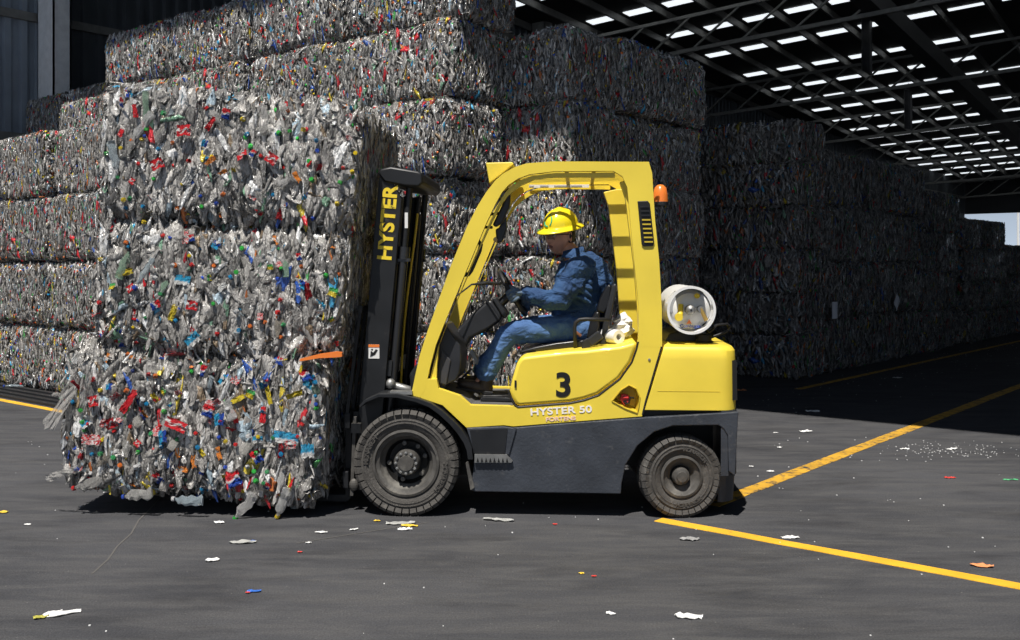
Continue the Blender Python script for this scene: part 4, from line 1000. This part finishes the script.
def head_mesh(mb):
    n, m = 48, 40; vs = []
    for i in range(m+1):
        ph = PI*i/m
        for j in range(n):
            t = 2*PI*j/n
            cf_, cs_, cu = math.sin(ph)*math.cos(t), math.sin(ph)*math.sin(t), math.cos(ph)
            f = .098*cf_; s = .077*cs_; u = .122*cu
            if u < 0:                                   # jaw narrows
                k = 1-.32*(-u/.122)**1.6; s *= k
                if f < 0: f *= 1-.35*(-u/.122)
                else: f *= 1-.06*(-u/.122)
            front = max(0, cf_)**1.2
            # nose, brow, sockets, lips, chin, cheeks
            f += front*(.026*gs(s, 0, .013)*(gs(u, -.028, .020)+.45*gs(u, -.004, .020)))
            f += front*.007*gs(u, .030, .012)*(gs(s, .03, .028)+gs(s, -.03, .028))
            f -= front*.012*gs(u, .008, .014)*(gs(s, .031, .017)+gs(s, -.031, .017))
            f += front*.011*gs(s, 0, .024)*(gs(u, -.056, .006)+gs(u, -.069, .006))
            f -= front*.004*gs(s, 0, .026)*gs(u, -.0625, .0035)
            f += front*.010*gs(u, -.100, .016)*gs(s, 0, .026)
            f += front*.005*gs(u, -.025, .02)*(gs(s, .045, .016)+gs(s, -.045, .016))
            f -= front*.004*gs(u, -.045, .006)*gs(s, 0, .012)
            vs.append(dv(hp(f, s, u)))
    mb.add(vs, [(i*n+j, (i+1)*n+j, (i+1)*n+(j+1) % n, i*n+(j+1) % n) for i in range(m) for j in range(n)])
    for sg in (-1, 1):                                   # ears
        c = [hp(-.008-.012*math.cos(a)*1.0, sg*(.078+.008*abs(math.sin(a))), .0+.031*math.sin(a)-.004) for a in [2*PI*q/14 for q in range(15)]]
        mb.tube([dv(p) for p in c], .0052, 8, False)
        mb.ball(dv(hp(-.010, sg*.074, -.004)), (.011, .011, .024), 10, 8)
# finger sets: left hand wraps the near side of the rim, right hand the far side
def hand(mb, wrist, rimpt, side, infl=0.):
    """palm behind the rim (driver side), fingers over it, thumb along the inside"""
    rimpt = Vector(rimpt); wrist = Vector(wrist)
    tang = e1 if abs((rimpt-ctr).normalized().dot(e2)) > .5 else e2
    palm = rimpt+nrm*.032
    d = (palm-wrist).normalized()
    mb.limb([dv(wrist), dv(wrist.lerp(palm, .55)), dv(palm)], [(.024+infl, .028+infl), (.020+infl, .036+infl), (.017+infl, .038+infl)], 12)
    mb.ball(dv(palm), (.030+infl, .034+infl, .034+infl), 12, 8)
    out = (rimpt-ctr).normalized()
    for k, L_ in enumerate((.80, 1.0, 1.05, .92)):
        o_ = tang*(-.033+.022*k)
        a = rimpt+o_+nrm*.028+out*.020
        b_ = rimpt+o_+out*.034*L_+nrm*.004
        c_ = rimpt+o_+out*.022-nrm*.024*L_
        d_ = rimpt+o_-out*.006-nrm*.025*L_
        mb.limb([dv(palm+o_*.8), dv(a), dv(b_), dv(c_), dv(d_)], [.0100+infl, .0098+infl, .0090+infl, .0084+infl, .0075+infl], 10)
    t0 = palm-tang*.030-out*.01; mb.limb([dv(t0), dv(rimpt-tang*.052-out*.018+nrm*.014), dv(rimpt-tang*.066-out*.016-nrm*.006)], [.0135+infl, .0115+infl, .0095+infl], 10)
LRIM = ctr+(e1*math.cos(R_(-86))+e2*math.sin(R_(-86)))*RR; RRIM = ctr+(e1*math.cos(R_(52))+e2*math.sin(R_(52)))*RR
LW_ = Vector((.750, .375, 1.385)); RW_ = Vector((.80, .665, 1.31))
body_ = MB()
head_mesh(body_)
dl(body_, [hp(-.025, 0, -.06), (1.02, .553, 1.655), (1.055, .553, 1.58)], [.056, .058, .066])
dl(body_, [(1.06, .553, 1.56), (1.10, .553, 1.42), (1.09, .553, 1.26), (1.075, .553, 1.16)], [(.065, .14), (.08, .15), (.08, .13), (.08, .12)], 18)
for sh, el, wr in (((1.075, .375, 1.545), (.935, .320, 1.322), LW_), ((1.03, .735, 1.545), (.93, .785, 1.29), RW_)):
    dl(body_, [(1.07, .55, 1.545), sh, el, wr], [.055, .052, .040, .026])
hand(body_, LW_, LRIM, -1); hand(body_, RW_, RRIM, 1)
for hipp, kn, an, toe in (((1.08, .46, 1.135), (.595, .43, 1.135), (.445, .43, .83), (.40, .42, .778)), ((1.08, .65, 1.135), (.59, .70, 1.135), (.40, .71, .83), (.39, .715, .785))):
    dl(body_, [hipp, kn, an, toe], [.060, .042, .030, .018])
bo = body_.build('body', SKIN, DR, smooth=True); fused(bo, .0045, 3, .5)
# jacket
jk = MB()
dl(jk, [(1.060, .553, 1.615), (1.085, .553, 1.53), (1.105, .553, 1.42), (1.10, .553, 1.28), (1.075, .553, 1.175), (1.065, .553, 1.125)],
   [(.085, .110), (.122, .190), (.135, .200), (.138, .195), (.142, .190), (.135, .184)], 24)
dl(jk, [(1.10, .42, 1.56), (1.075, .375, 1.545), (1.02, .335, 1.44), (.945, .315, 1.335), (.88, .318, 1.335), (.80, .345, 1.358), (.745, .368, 1.383)], [.088, .088, .082, .073, .066, .057, .046], 16)
dl(jk, [(1.07, .70, 1.55), (1.04, .735, 1.53), (.97, .775, 1.42), (.93, .785, 1.30), (.87, .735, 1.295), (.81, .675, 1.31)], [.082, .080, .072, .062, .052, .042], 16)
for k in range(5):   # sleeve and back folds
    z = 1.33+.045*k; jk.tube([dv((1.16, .37, z-.02)), dv((1.10, .352, z+.02)), dv((1.0+.02*k, .33, z+.05))], [.008, .016, .006], 8)
dl(jk, [(.745, .366, 1.384), (.735, .372, 1.386)], [.046, .046], 16)
jo = jk.build('denim_jacket', JACKET, DR, smooth=True); fused(jo, .007, 3, .5)
tx_ = bpy.data.textures.new('folds', 'CLOUDS'); tx_.noise_scale = .11; tx_.noise_depth = 2
for ob in (jo,):
    dm = ob.modifiers.new('d', 'DISPLACE'); dm.texture = tx_; dm.strength = .045; dm.mid_level = .5; dm.texture_coords = 'LOCAL'
# collar: band standing around the neck, folded
cl = MB(); n = 26
def ring(rx, ry, cx, cy, cz, dzf=0, a0=-140, a1=140): return [(cx+rx*math.cos(R_(a0+(a1-a0)*i/n)), cy+ry*math.sin(R_(a0+(a1-a0)*i/n)), cz+dzf*math.cos(R_(a0+(a1-a0)*i/n))) for i in range(n+1)]
rings_ = [ring(.066, .070, 1.035, .553, 1.62, .02), ring(.068, .074, 1.032, .553, 1.665, .022), ring(.076, .082, 1.032, .553, 1.670, .018), ring(.094, .108, 1.035, .553, 1.612, -.01), ring(.090, .104, 1.035, .553, 1.606, -.01)]
vs = [dv(p) for rg_ in rings_ for p in rg_]
cl.add(vs, [(i*(n+1)+j, i*(n+1)+j+1, (i+1)*(n+1)+j+1, (i+1)*(n+1)+j) for i in range(len(rings_)-1) for j in range(n)])
co_ = cl.build('collar', JACKET, jo, smooth=True)
# seams, cuff band, buttons
se = MB(); se.tube([dv((1.13+.012*math.sin(i), .352, 1.50-.045*i)) for i in range(6)], .0025, 5)
# jeans
jn = MB()
dl(jn, [(1.09, .553, 1.165), (1.09, .553, 1.12)], [(.12, .165), (.115, .175)], 20)
dl(jn, [(1.09, .47, 1.14), (.97, .445, 1.142), (.80, .43, 1.133), (.655, .42, 1.118), (.607, .42, 1.098), (.575, .42, 1.05), (.525, .422, .97), (.485, .425, .895), (.463, .427, .845)], [.098, .096, .086, .077, .075, .073, .070, .072, .068], 18)
dl(jn, [(1.08, .64, 1.14), (.94, .66, 1.140), (.80, .68, 1.133), (.655, .70, 1.113), (.607, .705, 1.09), (.555, .71, 1.02), (.49, .712, .94), (.425, .715, .865), (.412, .715, .835)], [.098, .094, .084, .075, .072, .068, .066, .066, .064], 18)
jn.limb([dv((.52, .39, .89)), dv((.455, .37, .875)), dv((.42, .40, .89))], [.02, .026, .02], 10)
jn.limb([dv((.53, .40, .85)), dv((.47, .365, .84)), dv((.415, .40, .86))], [.018, .024, .018], 10)
jno = jn.build('jeans', JEANS, DR, smooth=True); fused(jno, .007, 3, .5)
tx2 = bpy.data.textures.new('folds2', 'CLOUDS'); tx2.noise_scale = .09
dm = jno.modifiers.new('d', 'DISPLACE'); dm.texture = tx2; dm.strength = .022; dm.mid_level = .5; dm.texture_coords = 'LOCAL'
pk = MB(); pk.tube([dv((1.02, .37, 1.155)), dv((1.06, .368, 1.125)), dv((1.09, .37, 1.10))], .010, 6); pk.build('leather_patch', mat('brown leather', (.22, .09, .04), rough=.6), jno)
# boots
for dx, dy in ((0, 0), (-.055, .29)):
    bt_ = MB()
    dl(bt_, [(.468+dx, .427+dy, .86), (.465+dx, .427+dy, .80), (.455+dx, .427+dy, .765)], [.047, .049, .046], 14)
    dl(bt_, [(.475+dx, .427+dy, .748), (.40+dx, .425+dy, .762), (.335+dx, .42+dy, .775), (.305+dx, .42+dy, .778)], [(.034, .038), (.038, .042), (.032, .044), (.024, .038)], 16)
    bt_.ball(dv((.475+dx, .427+dy, .75)), (.038, .038, .036), 12, 8); bt_.ball(dv((.315+dx, .42+dy, .778)), (.042, .044, .026), 12, 8)
    bto = bt_.build('boot', LEATHER, DR, smooth=True); fused(bto, .006, 3, .5)
    so_ = MB(); so_.prism([dvp for dvp in [(.515+dx-OFF.x, .715-OFF.z), (.455+dx-OFF.x, .708-OFF.z), (.44+dx-OFF.x, .722-OFF.z), (.27+dx-OFF.x, .744-OFF.z), (.268+dx-OFF.x, .762-OFF.z), (.40+dx-OFF.x, .742-OFF.z), (.515+dx-OFF.x, .73-OFF.z)]], .385+dy-OFF.y, .468+dy-OFF.y)
    so_.build('boot_sole', DKR, bto, bevel=.004)
# gloves over both hands
for wr, rp, sg in ((LW_, LRIM, -1), (RW_, RRIM, 1)):
    gl = MB(); hand(gl, wr, rp, sg, .0028); go_ = gl.build('glove', GLOVE, DR, smooth=True); fused(go_, .0035, 2, .5)
# face details
for sg in (-1, 1):
    e_ = MB(); e_.ball(dv(hp(.082, sg*.031, .008)), .0115, 12, 8); eo = e_.build('eye', mat('eye white', (.7, .68, .62), rough=.2), DR, smooth=True)
    e_ = MB(); e_.ball(dv(hp(.0905, sg*.031, .008)), .0050, 10, 6); e_.build('iris', HAIR, eo, smooth=True)
    e_ = MB(); e_.tube([dv(hp(.093, sg*.016, .026)), dv(hp(.096, sg*.030, .032)), dv(hp(.084, sg*.048, .027))], [.003, .0042, .0025], 6); e_.build('eyebrow', HAIR, DR)
lp_ = MB(); lp_.tube([dv(hp(.088, -.024, -.060)), dv(hp(.101, -.012, -.0565)), dv(hp(.105, 0, -.0575)), dv(hp(.101, .012, -.0565)), dv(hp(.088, .024, -.060))], [.002, .0048, .005, .0048, .002], 8)
lp_.tube([dv(hp(.088, -.022, -.064)), dv(hp(.100, -.010, -.069)), dv(hp(.103, 0, -.0695)), dv(hp(.100, .010, -.069)), dv(hp(.088, .022, -.064))], [.002, .0052, .0055, .0052, .002], 8); lp_.build('lips', LIP, DR, smooth=True)
# hair under the helmet: shell over back and sides
hr = MB(); n, m = 36, 18; vs = []; fs = []
for i in range(m+1):
    for j in range(n+1):
        t = R_(88+(272-88)*j/n); ph = PI*(.18+.44*i/m)
        lim = 1.0
        vs.append(dv(hp(.103*math.sin(ph)*math.cos(t)-.004, .082*math.sin(ph)*math.sin(t), .127*math.cos(ph)+.004)))
hr.add(vs, [(i*(n+1)+j, i*(n+1)+j+1, (i+1)*(n+1)+j+1, (i+1)*(n+1)+j) for i in range(m) for j in range(n)])
ho = hr.build('hair', HAIR, DR, smooth=True); sd = ho.modifiers.new('s', 'SOLIDIFY'); sd.thickness = .006; sd.offset = 0
# safety glasses
gl = sub('safety_glasses', DR)
for sg in (-1, 1):
    e_ = MB(); vs = []
    for i in range(7):
        for j in range(6):
            s_c = sg*(.008+.052*i/6); u_c = .022-.034*j/5-(.006 if j == 5 and i in (0, 6) else 0)
            vs.append(dv(hp(.117-.45*(abs(s_c)-.0)**1.6*2.2-.05*abs(u_c-.008), s_c, u_c)))
    e_.add(vs, [(i*6+j, (i+1)*6+j, (i+1)*6+j+1, i*6+j+1) for i in range(6) for j in range(5)])
    lo = e_.build('lens', mat('tinted safety lens', (.16, .14, .13), rough=.1, alpha=.55), gl, smooth=True)
    e_ = MB(); e_.tube([dv(hp(.088, sg*.062, .016)), dv(hp(.05, sg*.080, .014)), dv(hp(-.005, sg*.084, .010))], .0025, 6); e_.build('temple_arm', INK, gl)
e_ = MB(); e_.tube([dv(hp(.117, -.010, .010)), dv(hp(.120, 0, .012)), dv(hp(.117, .010, .010))], .003, 6); e_.build('bridge', INK, gl)
# full brim hard hat
hh = MB(); n, m = 48, 14; BZ = .062
HCt, HSt = math.cos(R_(6)), math.sin(R_(6))
def helm(t, ph, k=1.0):
    f = .122*math.sin(ph)*math.cos(t); s = .101*math.sin(ph)*math.sin(t); u = .108*math.cos(ph)
    for rs_ in (0, .040, -.040):    # crown ridges running front to back
        u += .007*gs(s, rs_, .010 if rs_ == 0 else .007)*max(0, math.cos(ph))**.5*(1 if rs_ == 0 else .5)
    f, s, u = f*k-.010, s*k, u*k
    return f*HCt+u*HSt, s, BZ+u*HCt-f*HSt
vs = []
for i in range(m+1):
    for j in range(n): vs.append(dv(hp(*helm(2*PI*j/n, PI/2*i/m))))
k0 = len(vs)
for rad, dz_ in ((1.03, -.003), (1.12, -.008), (1.22, -.015), (1.28, -.021), (1.282, -.026), (1.22, -.021), (1.11, -.014), (1.0, -.008), (.95, .0)):
    for j in range(n):
        t = 2*PI*j/n; q = 1 if rad < 1.05 else 1+(rad-1.05)*(.55*max(0, math.cos(t))**2+.35*max(0, -math.cos(t))**2)
        f_, s_c, u_ = .122*math.cos(t)*rad*q-.010, .101*math.sin(t)*rad, dz_
        vs.append(dv(hp(f_*HCt+u_*HSt, s_c, BZ+u_*HCt-f_*HSt)))
fs = [(i*n+j, i*n+(j+1) % n, (i+1)*n+(j+1) % n, (i+1)*n+j) for i in range(m+9) for j in range(n)]
hh.add(vs, fs); hat = hh.build('hard_hat', HELM, DR, smooth=True)
e_ = MB()
for a0, a1 in ((10, 100), (130, 225), (255, 345)):    # broken green ring decal on the front
    pts = []
    for q in range(9):
        a = R_(a0+(a1-a0)*q/8); f, s, u = helm(.30*math.cos(a)-.05, PI/2-.46+.34*math.sin(a), 1.004); pts.append(dv(hp(f, s, u)))
    e_.tube(pts, .0045, 8)
e_.build('green_ring_decal', GRN, hat)
# ------------------------------------------------------------------ carried load: three bales on the forks
rl = random.Random(21)
def load_bale(seed, cx, cz, D, label, colour, tilt, ncap, nlab, nbot, yaw=0, hang=False, bulge=.06):
    cv, cf, V, Fs, C, skin = bale_geo(seed, D, 11500, .155, .037, 150, .0135, rings=4, segs=6, colour=colour, bulge=bulge, grain=15, tilt=.2, keep=.3)
    o = bpy.data.objects.new('plastic_bale', core_mesh('bale_core', cv, cf)); col.objects.link(o)
    o.location = loc_fk(cx, .52, cz); o.rotation_euler = (0, R_(tilt), R_(-4+yaw))
    tag(o, label, 'bale', 'bales carried on the forks')
    k = bpy.data.objects.new('crushed_bottles', fast_mesh('crushed_bottles', V, Fs, C, SQUASH)); col.objects.link(k); k.parent = o; k['kind'] = 'stuff'
    h = np.array(D)/2
    rng = np.random.default_rng(seed+500)
    def front(n):
        q = rng.uniform(-1, 1, (n, 3)); q[:, 1] = -1; q[:, 0] *= .98; q[:, 2] *= .98
        return skin(q)
    def place(me, name, pos, n, sx, sy, sz, off, spin, tilt_):
        b_ = bpy.data.objects.new(name, me); col.objects.link(b_); b_.parent = o
        nv = (Vector(n)+Vector(rng.normal(0, tilt_, 3))).normalized(); up = Vector((0, 0, 1)); y = (up-nv*up.dot(nv)).normalized(); x = y.cross(nv)
        M = Matrix((x, y, nv)).transposed() @ Matrix.Rotation(spin, 3, 'Z')
        b_.matrix_local = Matrix.Translation(Vector(pos)+Vector(n)*off) @ M.to_4x4() @ Matrix.Diagonal((sx, sy, sz, 1))
        return b_
    pos, nn = front(nbot)
    for i in range(nbot):
        w = rng.uniform(.055, .085); me = BOT[rng.integers(len(BOT))]
        L_ = rng.uniform(.17, .27)
        bb = place(me, 'crushed_bottle', pos[i], nn[i], w, L_, w*.8, rng.uniform(.0, .02), rng.normal(0, .45)+(PI if rng.random() < .5 else 0), .25)
        if rng.random() < .6:
            c_ = bpy.data.objects.new('bottle_cap', CAPM[rng.integers(len(CAPM))]); col.objects.link(c_); c_.parent = bb
            c_.matrix_local = Matrix.Diagonal((1/w, 1/L_, 1/(w*.8), 1)) @ Matrix.Translation((0, .47*L_, 0)) @ Matrix.Rotation(-PI/2, 4, 'X') @ Matrix.Diagonal((.030, .030, .020, 1))
    pos, nn = front(ncap)
    for i in range(ncap):
        s = rng.uniform(.022, .031); place(CAPM[rng.integers(len(CAPM))], 'bottle_cap', pos[i], nn[i], s, s, s*.75, rng.uniform(.025, .05), rng.uniform(0, 6), .7)
    pos, nn = front(nlab); pw = np.array(LW)/sum(LW)
    for i in range(nlab):
        s = rng.uniform(.032, .075); place(LABM[rng.choice(len(LABM), p=pw)][0], 'label_scrap', pos[i], nn[i], s, s*1.25, s*.9, rng.uniform(.02, .045), rng.normal(0, .7), .35)
    if hang:
        for (x, z, k_, w_, h_, sp) in [(.125, .10, 1, .075, .075, -.2), (.31, -.31, 1, .10, .085, .5), (.20, .05, 7, .07, .09, .1), (.62, -.03, 3, .12, .10, -.1), (.76, -.10, 3, .06, .12, .1),
                                   (-.07, .0, 0, .12, .08, -.3), (-.60, -.13, 9, .11, .09, 0), (-.38, .12, 2, .08, .13, -.5), (-.15, -.08, 7, .06, .09, .2), (.50, .22, 4, .05, .10, .3)]:
            place(LABM[k_][0], 'label_scrap', (x, -h[1]-.03, z), (0, -1, .05), w_, h_, .06, .02, sp, .08)
        for (x, z, L_, sp) in [(-h[0]+.06, .14, .36, .38), (-h[0]+.16, .12, .30, .2), (-h[0]+.05, -.36, .20, 1.2)]:
            place(SHEET[rl.randrange(3)], 'torn_plastic_sheet', (x, -h[1]-.0, z), (-.2, -1, 0), L_*.42, L_, .12, .03, -sp, .1)
        for (x, z, k_, c_) in [(-.30, -h[2]+.01, 0, 1), (.02, -h[2]-.0, 3, 3), (.38, -h[2]-.01, 1, 2), (.62, -h[2]+.03, 4, 4), (-.62, -h[2]+.05, 2, 0)]:
            bb = place(BOT[k_], 'crushed_bottle', (x, -h[1]+.02, z), (0, -1, 0), .085, .2, .07, .04, 1.9+rl.uniform(-.8, .9), .1)
            cc_ = bpy.data.objects.new('bottle_cap', CAPM[c_]); col.objects.link(cc_); cc_.parent = bb
            cc_.matrix_local = Matrix.Diagonal((1/.085, 5, 1/.07, 1)) @ Matrix.Translation((0, .094, 0)) @ Matrix.Rotation(-PI/2, 4, 'X') @ Matrix.Diagonal((.031, .031, .021, 1))
    return o
load_bale(900, -1.325, .575, (1.66, 1.26, .93), 'lowest carried bale on the forks, bright caps and loose bottles hanging below', .8, 3.5, 80, 80, 30, hang=True, bulge=.07)
load_bale(901, -1.155, 1.405, (1.58, 1.24, .84), 'middle of the three carried bales, grey with scattered red scraps', .4, 4.0, 52, 44, 18)
load_bale(902, -1.085, 2.225, (1.62, 1.26, .82), 'topmost of the three carried bales, beside the black mast top', .4, 4.5, 48, 38, 20)
# orange strap end poking out at the mast
c1 = MB(); c1.strip([(-.62, .99), (-.50, 1.02), (-.40, 1.035), (-.36, 1.03)], [(-.62, .975), (-.50, .995), (-.40, 1.0), (-.36, 1.005)], -.16, -.12)
o = c1.build('plastic_scrap', ORG); o.location = FK.location; o.rotation_euler = FK.rotation_euler; tag(o, 'orange red plastic scrap poking out between carried bales and mast', 'plastic scrap')

# ------------------------------------------------------------------ litter on the yard
def scrap(x, y, s, m, label, seed, cat='litter', asp=2.0, rz=0., hgt=.25, name='plastic_scrap'):
    r = random.Random(seed); mb = MB(); n, k = 7, 4; vs = []
    for i in range(n+1):
        wv = (.35+.65*math.sin(PI*(i+.5)/(n+1)))*(1+r.uniform(-.35, .35))
        for j in range(k+1):
            vs.append(((i/n-.5)*s*asp+r.uniform(-.05, .05)*s, (j/k-.5)*s*wv+r.uniform(-.05, .05)*s, .004+abs(r.gauss(0, hgt*.35))*s))
    mb.add(vs, [(i*(k+1)+j, (i+1)*(k+1)+j, (i+1)*(k+1)+j+1, i*(k+1)+j+1) for i in range(n) for j in range(k)])
    o = mb.build(name, m); sd = o.modifiers.new('s', 'SOLIDIFY'); sd.thickness = .002
    o.location = (x, y, 0); o.rotation_euler = (0, 0, rz); return tag(o, label, cat)
LW2 = mat('white litter film', (.78, .78, .77), rough=.5); LC = mat('clear litter plastic', (.42, .42, .40), rough=.25); LB = mat('blue litter', (.04, .15, .55), rough=.4)
LRd = mat('red litter', (.65, .06, .05), rough=.5); LY = mat('yellow litter', (.8, .55, .06), rough=.5); LGn = mat('green litter', (.1, .45, .2), rough=.5); LO = mat('orange litter', (.8, .3, .12), rough=.5)
LT = [(-2.00, 4.42, .060, LW2, 'white and olive torn wrapper at the lower left of the yard', 2.6, .5), (-2.07, 4.37, .035, mat('olive litter', (.45, .42, .08)), 'olive end of film beside the torn white wrapper', 1.8, .6),
      (-1.50, 5.56, .055, LC, 'clear flattened label with blue edge below the carried bale', 2.6, .1), (-1.47, 5.58, .035, LB, 'blue film piece on the clear label below the carried bale', 2.0, .1),
      (-1.57, 5.22, .045, LW2, 'small white paper below the clear flattened label', 1.6, .5), (-1.22, 4.72, .030, LB, 'blue bottle neck piece in the middle of the yard', 2.2, .1),
      (-1.245, 4.70, .018, LRd, 'red cap fragment beside the blue bottle neck', 1.2, 0), (-1.76, 5.99, .04, LW2, 'white sliver just under the edge of the carried bale shadow', 1.6, -.2),
      (-1.14, 5.37, .018, LRd, 'red crumb on the asphalt left of the front wheel', 1.4, 0), (-1.13, 5.55, .02, LW2, 'white crumb on the asphalt left of the front wheel', 1.6, .3),
      (-1.10, 5.77, .03, LW2, 'thin white strip left of the front wheel', 2.4, 0), (-.92, 5.83, .032, LW2, 'curled white scrap left of the front wheel', 1.6, .6),
      (-.66, 5.97, .055, LC, 'crushed clear bottle under the front wheel', 3.2, .1), (-.60, 5.92, .05, LY, 'yellow torn film under the front wheel', 2.0, -.2),
      (-.62, 5.84, .04, LW2, 'white film with yellow edge under the front wheel', 2.2, 0), (-.81, 6.03, .02, LY, 'small yellow fragment left of the crushed clear bottle', 2.0, 0),
      (-.07, 6.05, .065, LC, 'crushed clear bottle on the ground behind the front wheel', 3.0, -.25), (.79, 4.38, .070, LW2, 'largest white paper sheet at the bottom of the yard', 1.7, -.2),
      (.45, 4.42, .028, LW2, 'small white paper with dark edge left of the largest sheet', 1.5, -.3), (1.60, 5.66, .05, LW2, 'crumpled white scrap on the yellow line', 2.0, .1),
      (2.44, 5.12, .042, LO, 'orange and white flat bottle near the right edge', 2.6, -.35), (1.97, 7.49, .04, LW2, 'white chip between the yellow lines', 1.4, .2), (1.87, 7.67, .03, LW2, 'second white chip between the yellow lines', 1.2, .2),
      (2.31, 8.48, .035, LW2, 'white chip near the roof shadow edge', 1.3, .4), (2.48, 9.24, .03, LW2, 'pale chip right behind the forklift tail', 1.6, .1), (2.78, 9.3, .06, LW2, 'white flattened cup by the roof shadow edge', 2.0, .1),
      (3.24, 10.6, .09, LW2, 'white scrap lying in the roof shadow', 1.6, 0), (3.23, 7.27, .035, LRd, 'red scrap on the sunlit asphalt at right', 2.4, 0), (3.64, 7.20, .035, LGn, 'green strip on the sunlit asphalt at right', 3.0, 0),
      (3.35, 8.4, .04, LW2, 'white crumbs pile at the right', 2.0, 0), (3.75, 8.4, .05, LW2, 'white crumbs at the far right edge', 2.0, .3), (1.02, 5.62, .05, mat('pale dust smear', (.3, .3, .3)), 'pale dusty scrap below the rear wheel', 2.2, 0),
      (-3.55, 9.9, .12, LW2, 'white scrap near the ridged rubber edging', 1.6, .3), (-3.44, 8.92, .05, LW2, 'small white chip left of the carried bale', 1.8, .1), (-3.2, 6.24, .04, LY, 'yellowish scrap at the left edge of the yard', 1.6, 0),
      (-2.9, 5.95, .025, LW2, 'white chip at the left of the yard', 1.6, 0), (3.9, 14.2, .12, LW2, 'white scrap on the dark shed floor', 1.6, 0), (2.9, 12.4, .08, LO, 'orange scrap on the dark floor behind the tail', 1.6, 0),
      (5.4, 13.8, .08, LW2, 'white chip on the dark floor by the yellow line', 1.6, 0), (.27, 5.95, .02, LRd, 'red crumb below the black side panel', 1.4, 0), (.42, 4.95, .018, LRd, 'red crumb on the open asphalt', 1.4, 0), (.36, 5.0, .02, LY, 'yellow crumb on the open asphalt', 1.4, 0)]
for i, (x, y, s, m, lb, asp, rz) in enumerate(LT): scrap(x, y, s, m, lb, 50+i, asp=asp, rz=rz)
rs = random.Random(77); grit = MB()
for i in range(520):
    if i < 180: x, y = rs.uniform(-4.5, 4.5), rs.uniform(3.8, 9)
    elif i < 330: x, y = rs.gauss(3.7, .35), rs.gauss(8.35, .22)
    else:
        q = P(rs.uniform(10, 24), 5.3-abs(rs.gauss(0, .8))); x, y = q.x, q.y
    s = rs.uniform(.0015, .0045); grit.box(x-s, x+s, y-s, y+s, 0, s)
tag(grit.build('plastic_crumbs', LW2), 'tiny pale plastic crumbs strewn over the asphalt', 'crumbs', kind='stuff')
# fallen bottles at the foot of the left stack
for i, (u, v, k, lb) in enumerate([(5.55, 11.4, 0, 'loose bottle at the foot of the left stack by the seam'), (5.6, 12.6, 3, 'loose bottle lying at the foot of the left stack'), (5.5, 13.3, 4, 'white flattened bottle before the left stack'), (5.45, 10.9, 5, 'loose bottle on the ridged edging nearest the carried load')]):
    o = bpy.data.objects.new('crushed_bottle', BOT[k]); col.objects.link(o); o.location = P(u, v, .07); o.scale = (.09, .24, .09); o.rotation_euler = (0, 0, i*1.3+.4); tag(o, lb, 'bottle')
    c_ = bpy.data.objects.new('bottle_cap', CAPM[i]); col.objects.link(c_); c_.parent = o; c_.matrix_local = Matrix.Diagonal((1/.09, 1/.24, 1/.09, 1)) @ Matrix.Translation((0, .113, 0)) @ Matrix.Rotation(-PI/2, 4, 'X') @ Matrix.Diagonal((.03, .03, .02, 1))
# ------------------------------------------------------------------ light, sky, camera
sun = bpy.data.lights.new('sun', 'SUN'); sun.energy = 5.8; sun.angle = R_(.53); sun.color = (1.0, .955, .89)
so = bpy.data.objects.new('sun', sun); col.objects.link(so)
so.rotation_euler = Vector((.17, .44, -1)).to_track_quat('-Z', 'Y').to_euler()
w = bpy.data.worlds.new('sky'); bpy.context.scene.world = w; w.use_nodes = True
N, L = w.node_tree.nodes, w.node_tree.links
bg = N['Background']; tc = N.new('ShaderNodeTexCoord'); sp = N.new('ShaderNodeSeparateXYZ'); L.new(tc.outputs['Generated'], sp.inputs[0])
r = N.new('ShaderNodeValToRGB'); e = r.color_ramp.elements
e[0].position = 0; e[0].color = (.98, 1.16, 1.38, 1); e[1].position = .6; e[1].color = (.17, .23, .36, 1)
m_ = r.color_ramp.elements.new(.12); m_.color = (.46, .56, .72, 1)
L.new(sp.outputs['Z'], r.inputs['Fac']); L.new(r.outputs['Color'], bg.inputs['Color']); bg.inputs['Strength'].default_value = .55
cam = bpy.data.cameras.new('camera'); co = bpy.data.objects.new('camera', cam); col.objects.link(co)
co.location = (0, 0, 1.55); co.rotation_euler = (PI/2, 0, 0)
cam.sensor_width = 36; cam.lens = 36*990/1020; cam.shift_y = -53/1020; cam.clip_end = 500
sc = bpy.context.scene; sc.camera = co
sc.view_settings.view_transform = 'Standard'; sc.view_settings.look = 'None'; sc.view_settings.exposure = 0
sc.cycles.max_bounces = 6; sc.cycles.diffuse_bounces = 3; sc.cycles.glossy_bounces = 2; sc.cycles.transparent_max_bounces = 8
sc.cycles.use_denoising = True
sc.cycles.sample_clamp_indirect = 6
# turn the whole place so that the shed's long axis runs along world x
bpy.context.view_layer.update()
TURN = Matrix.Rotation(-ANG_U, 4, 'Z')
for o in list(bpy.context.scene.objects):
    if o.parent is None: o.matrix_world = TURN @ o.matrix_world
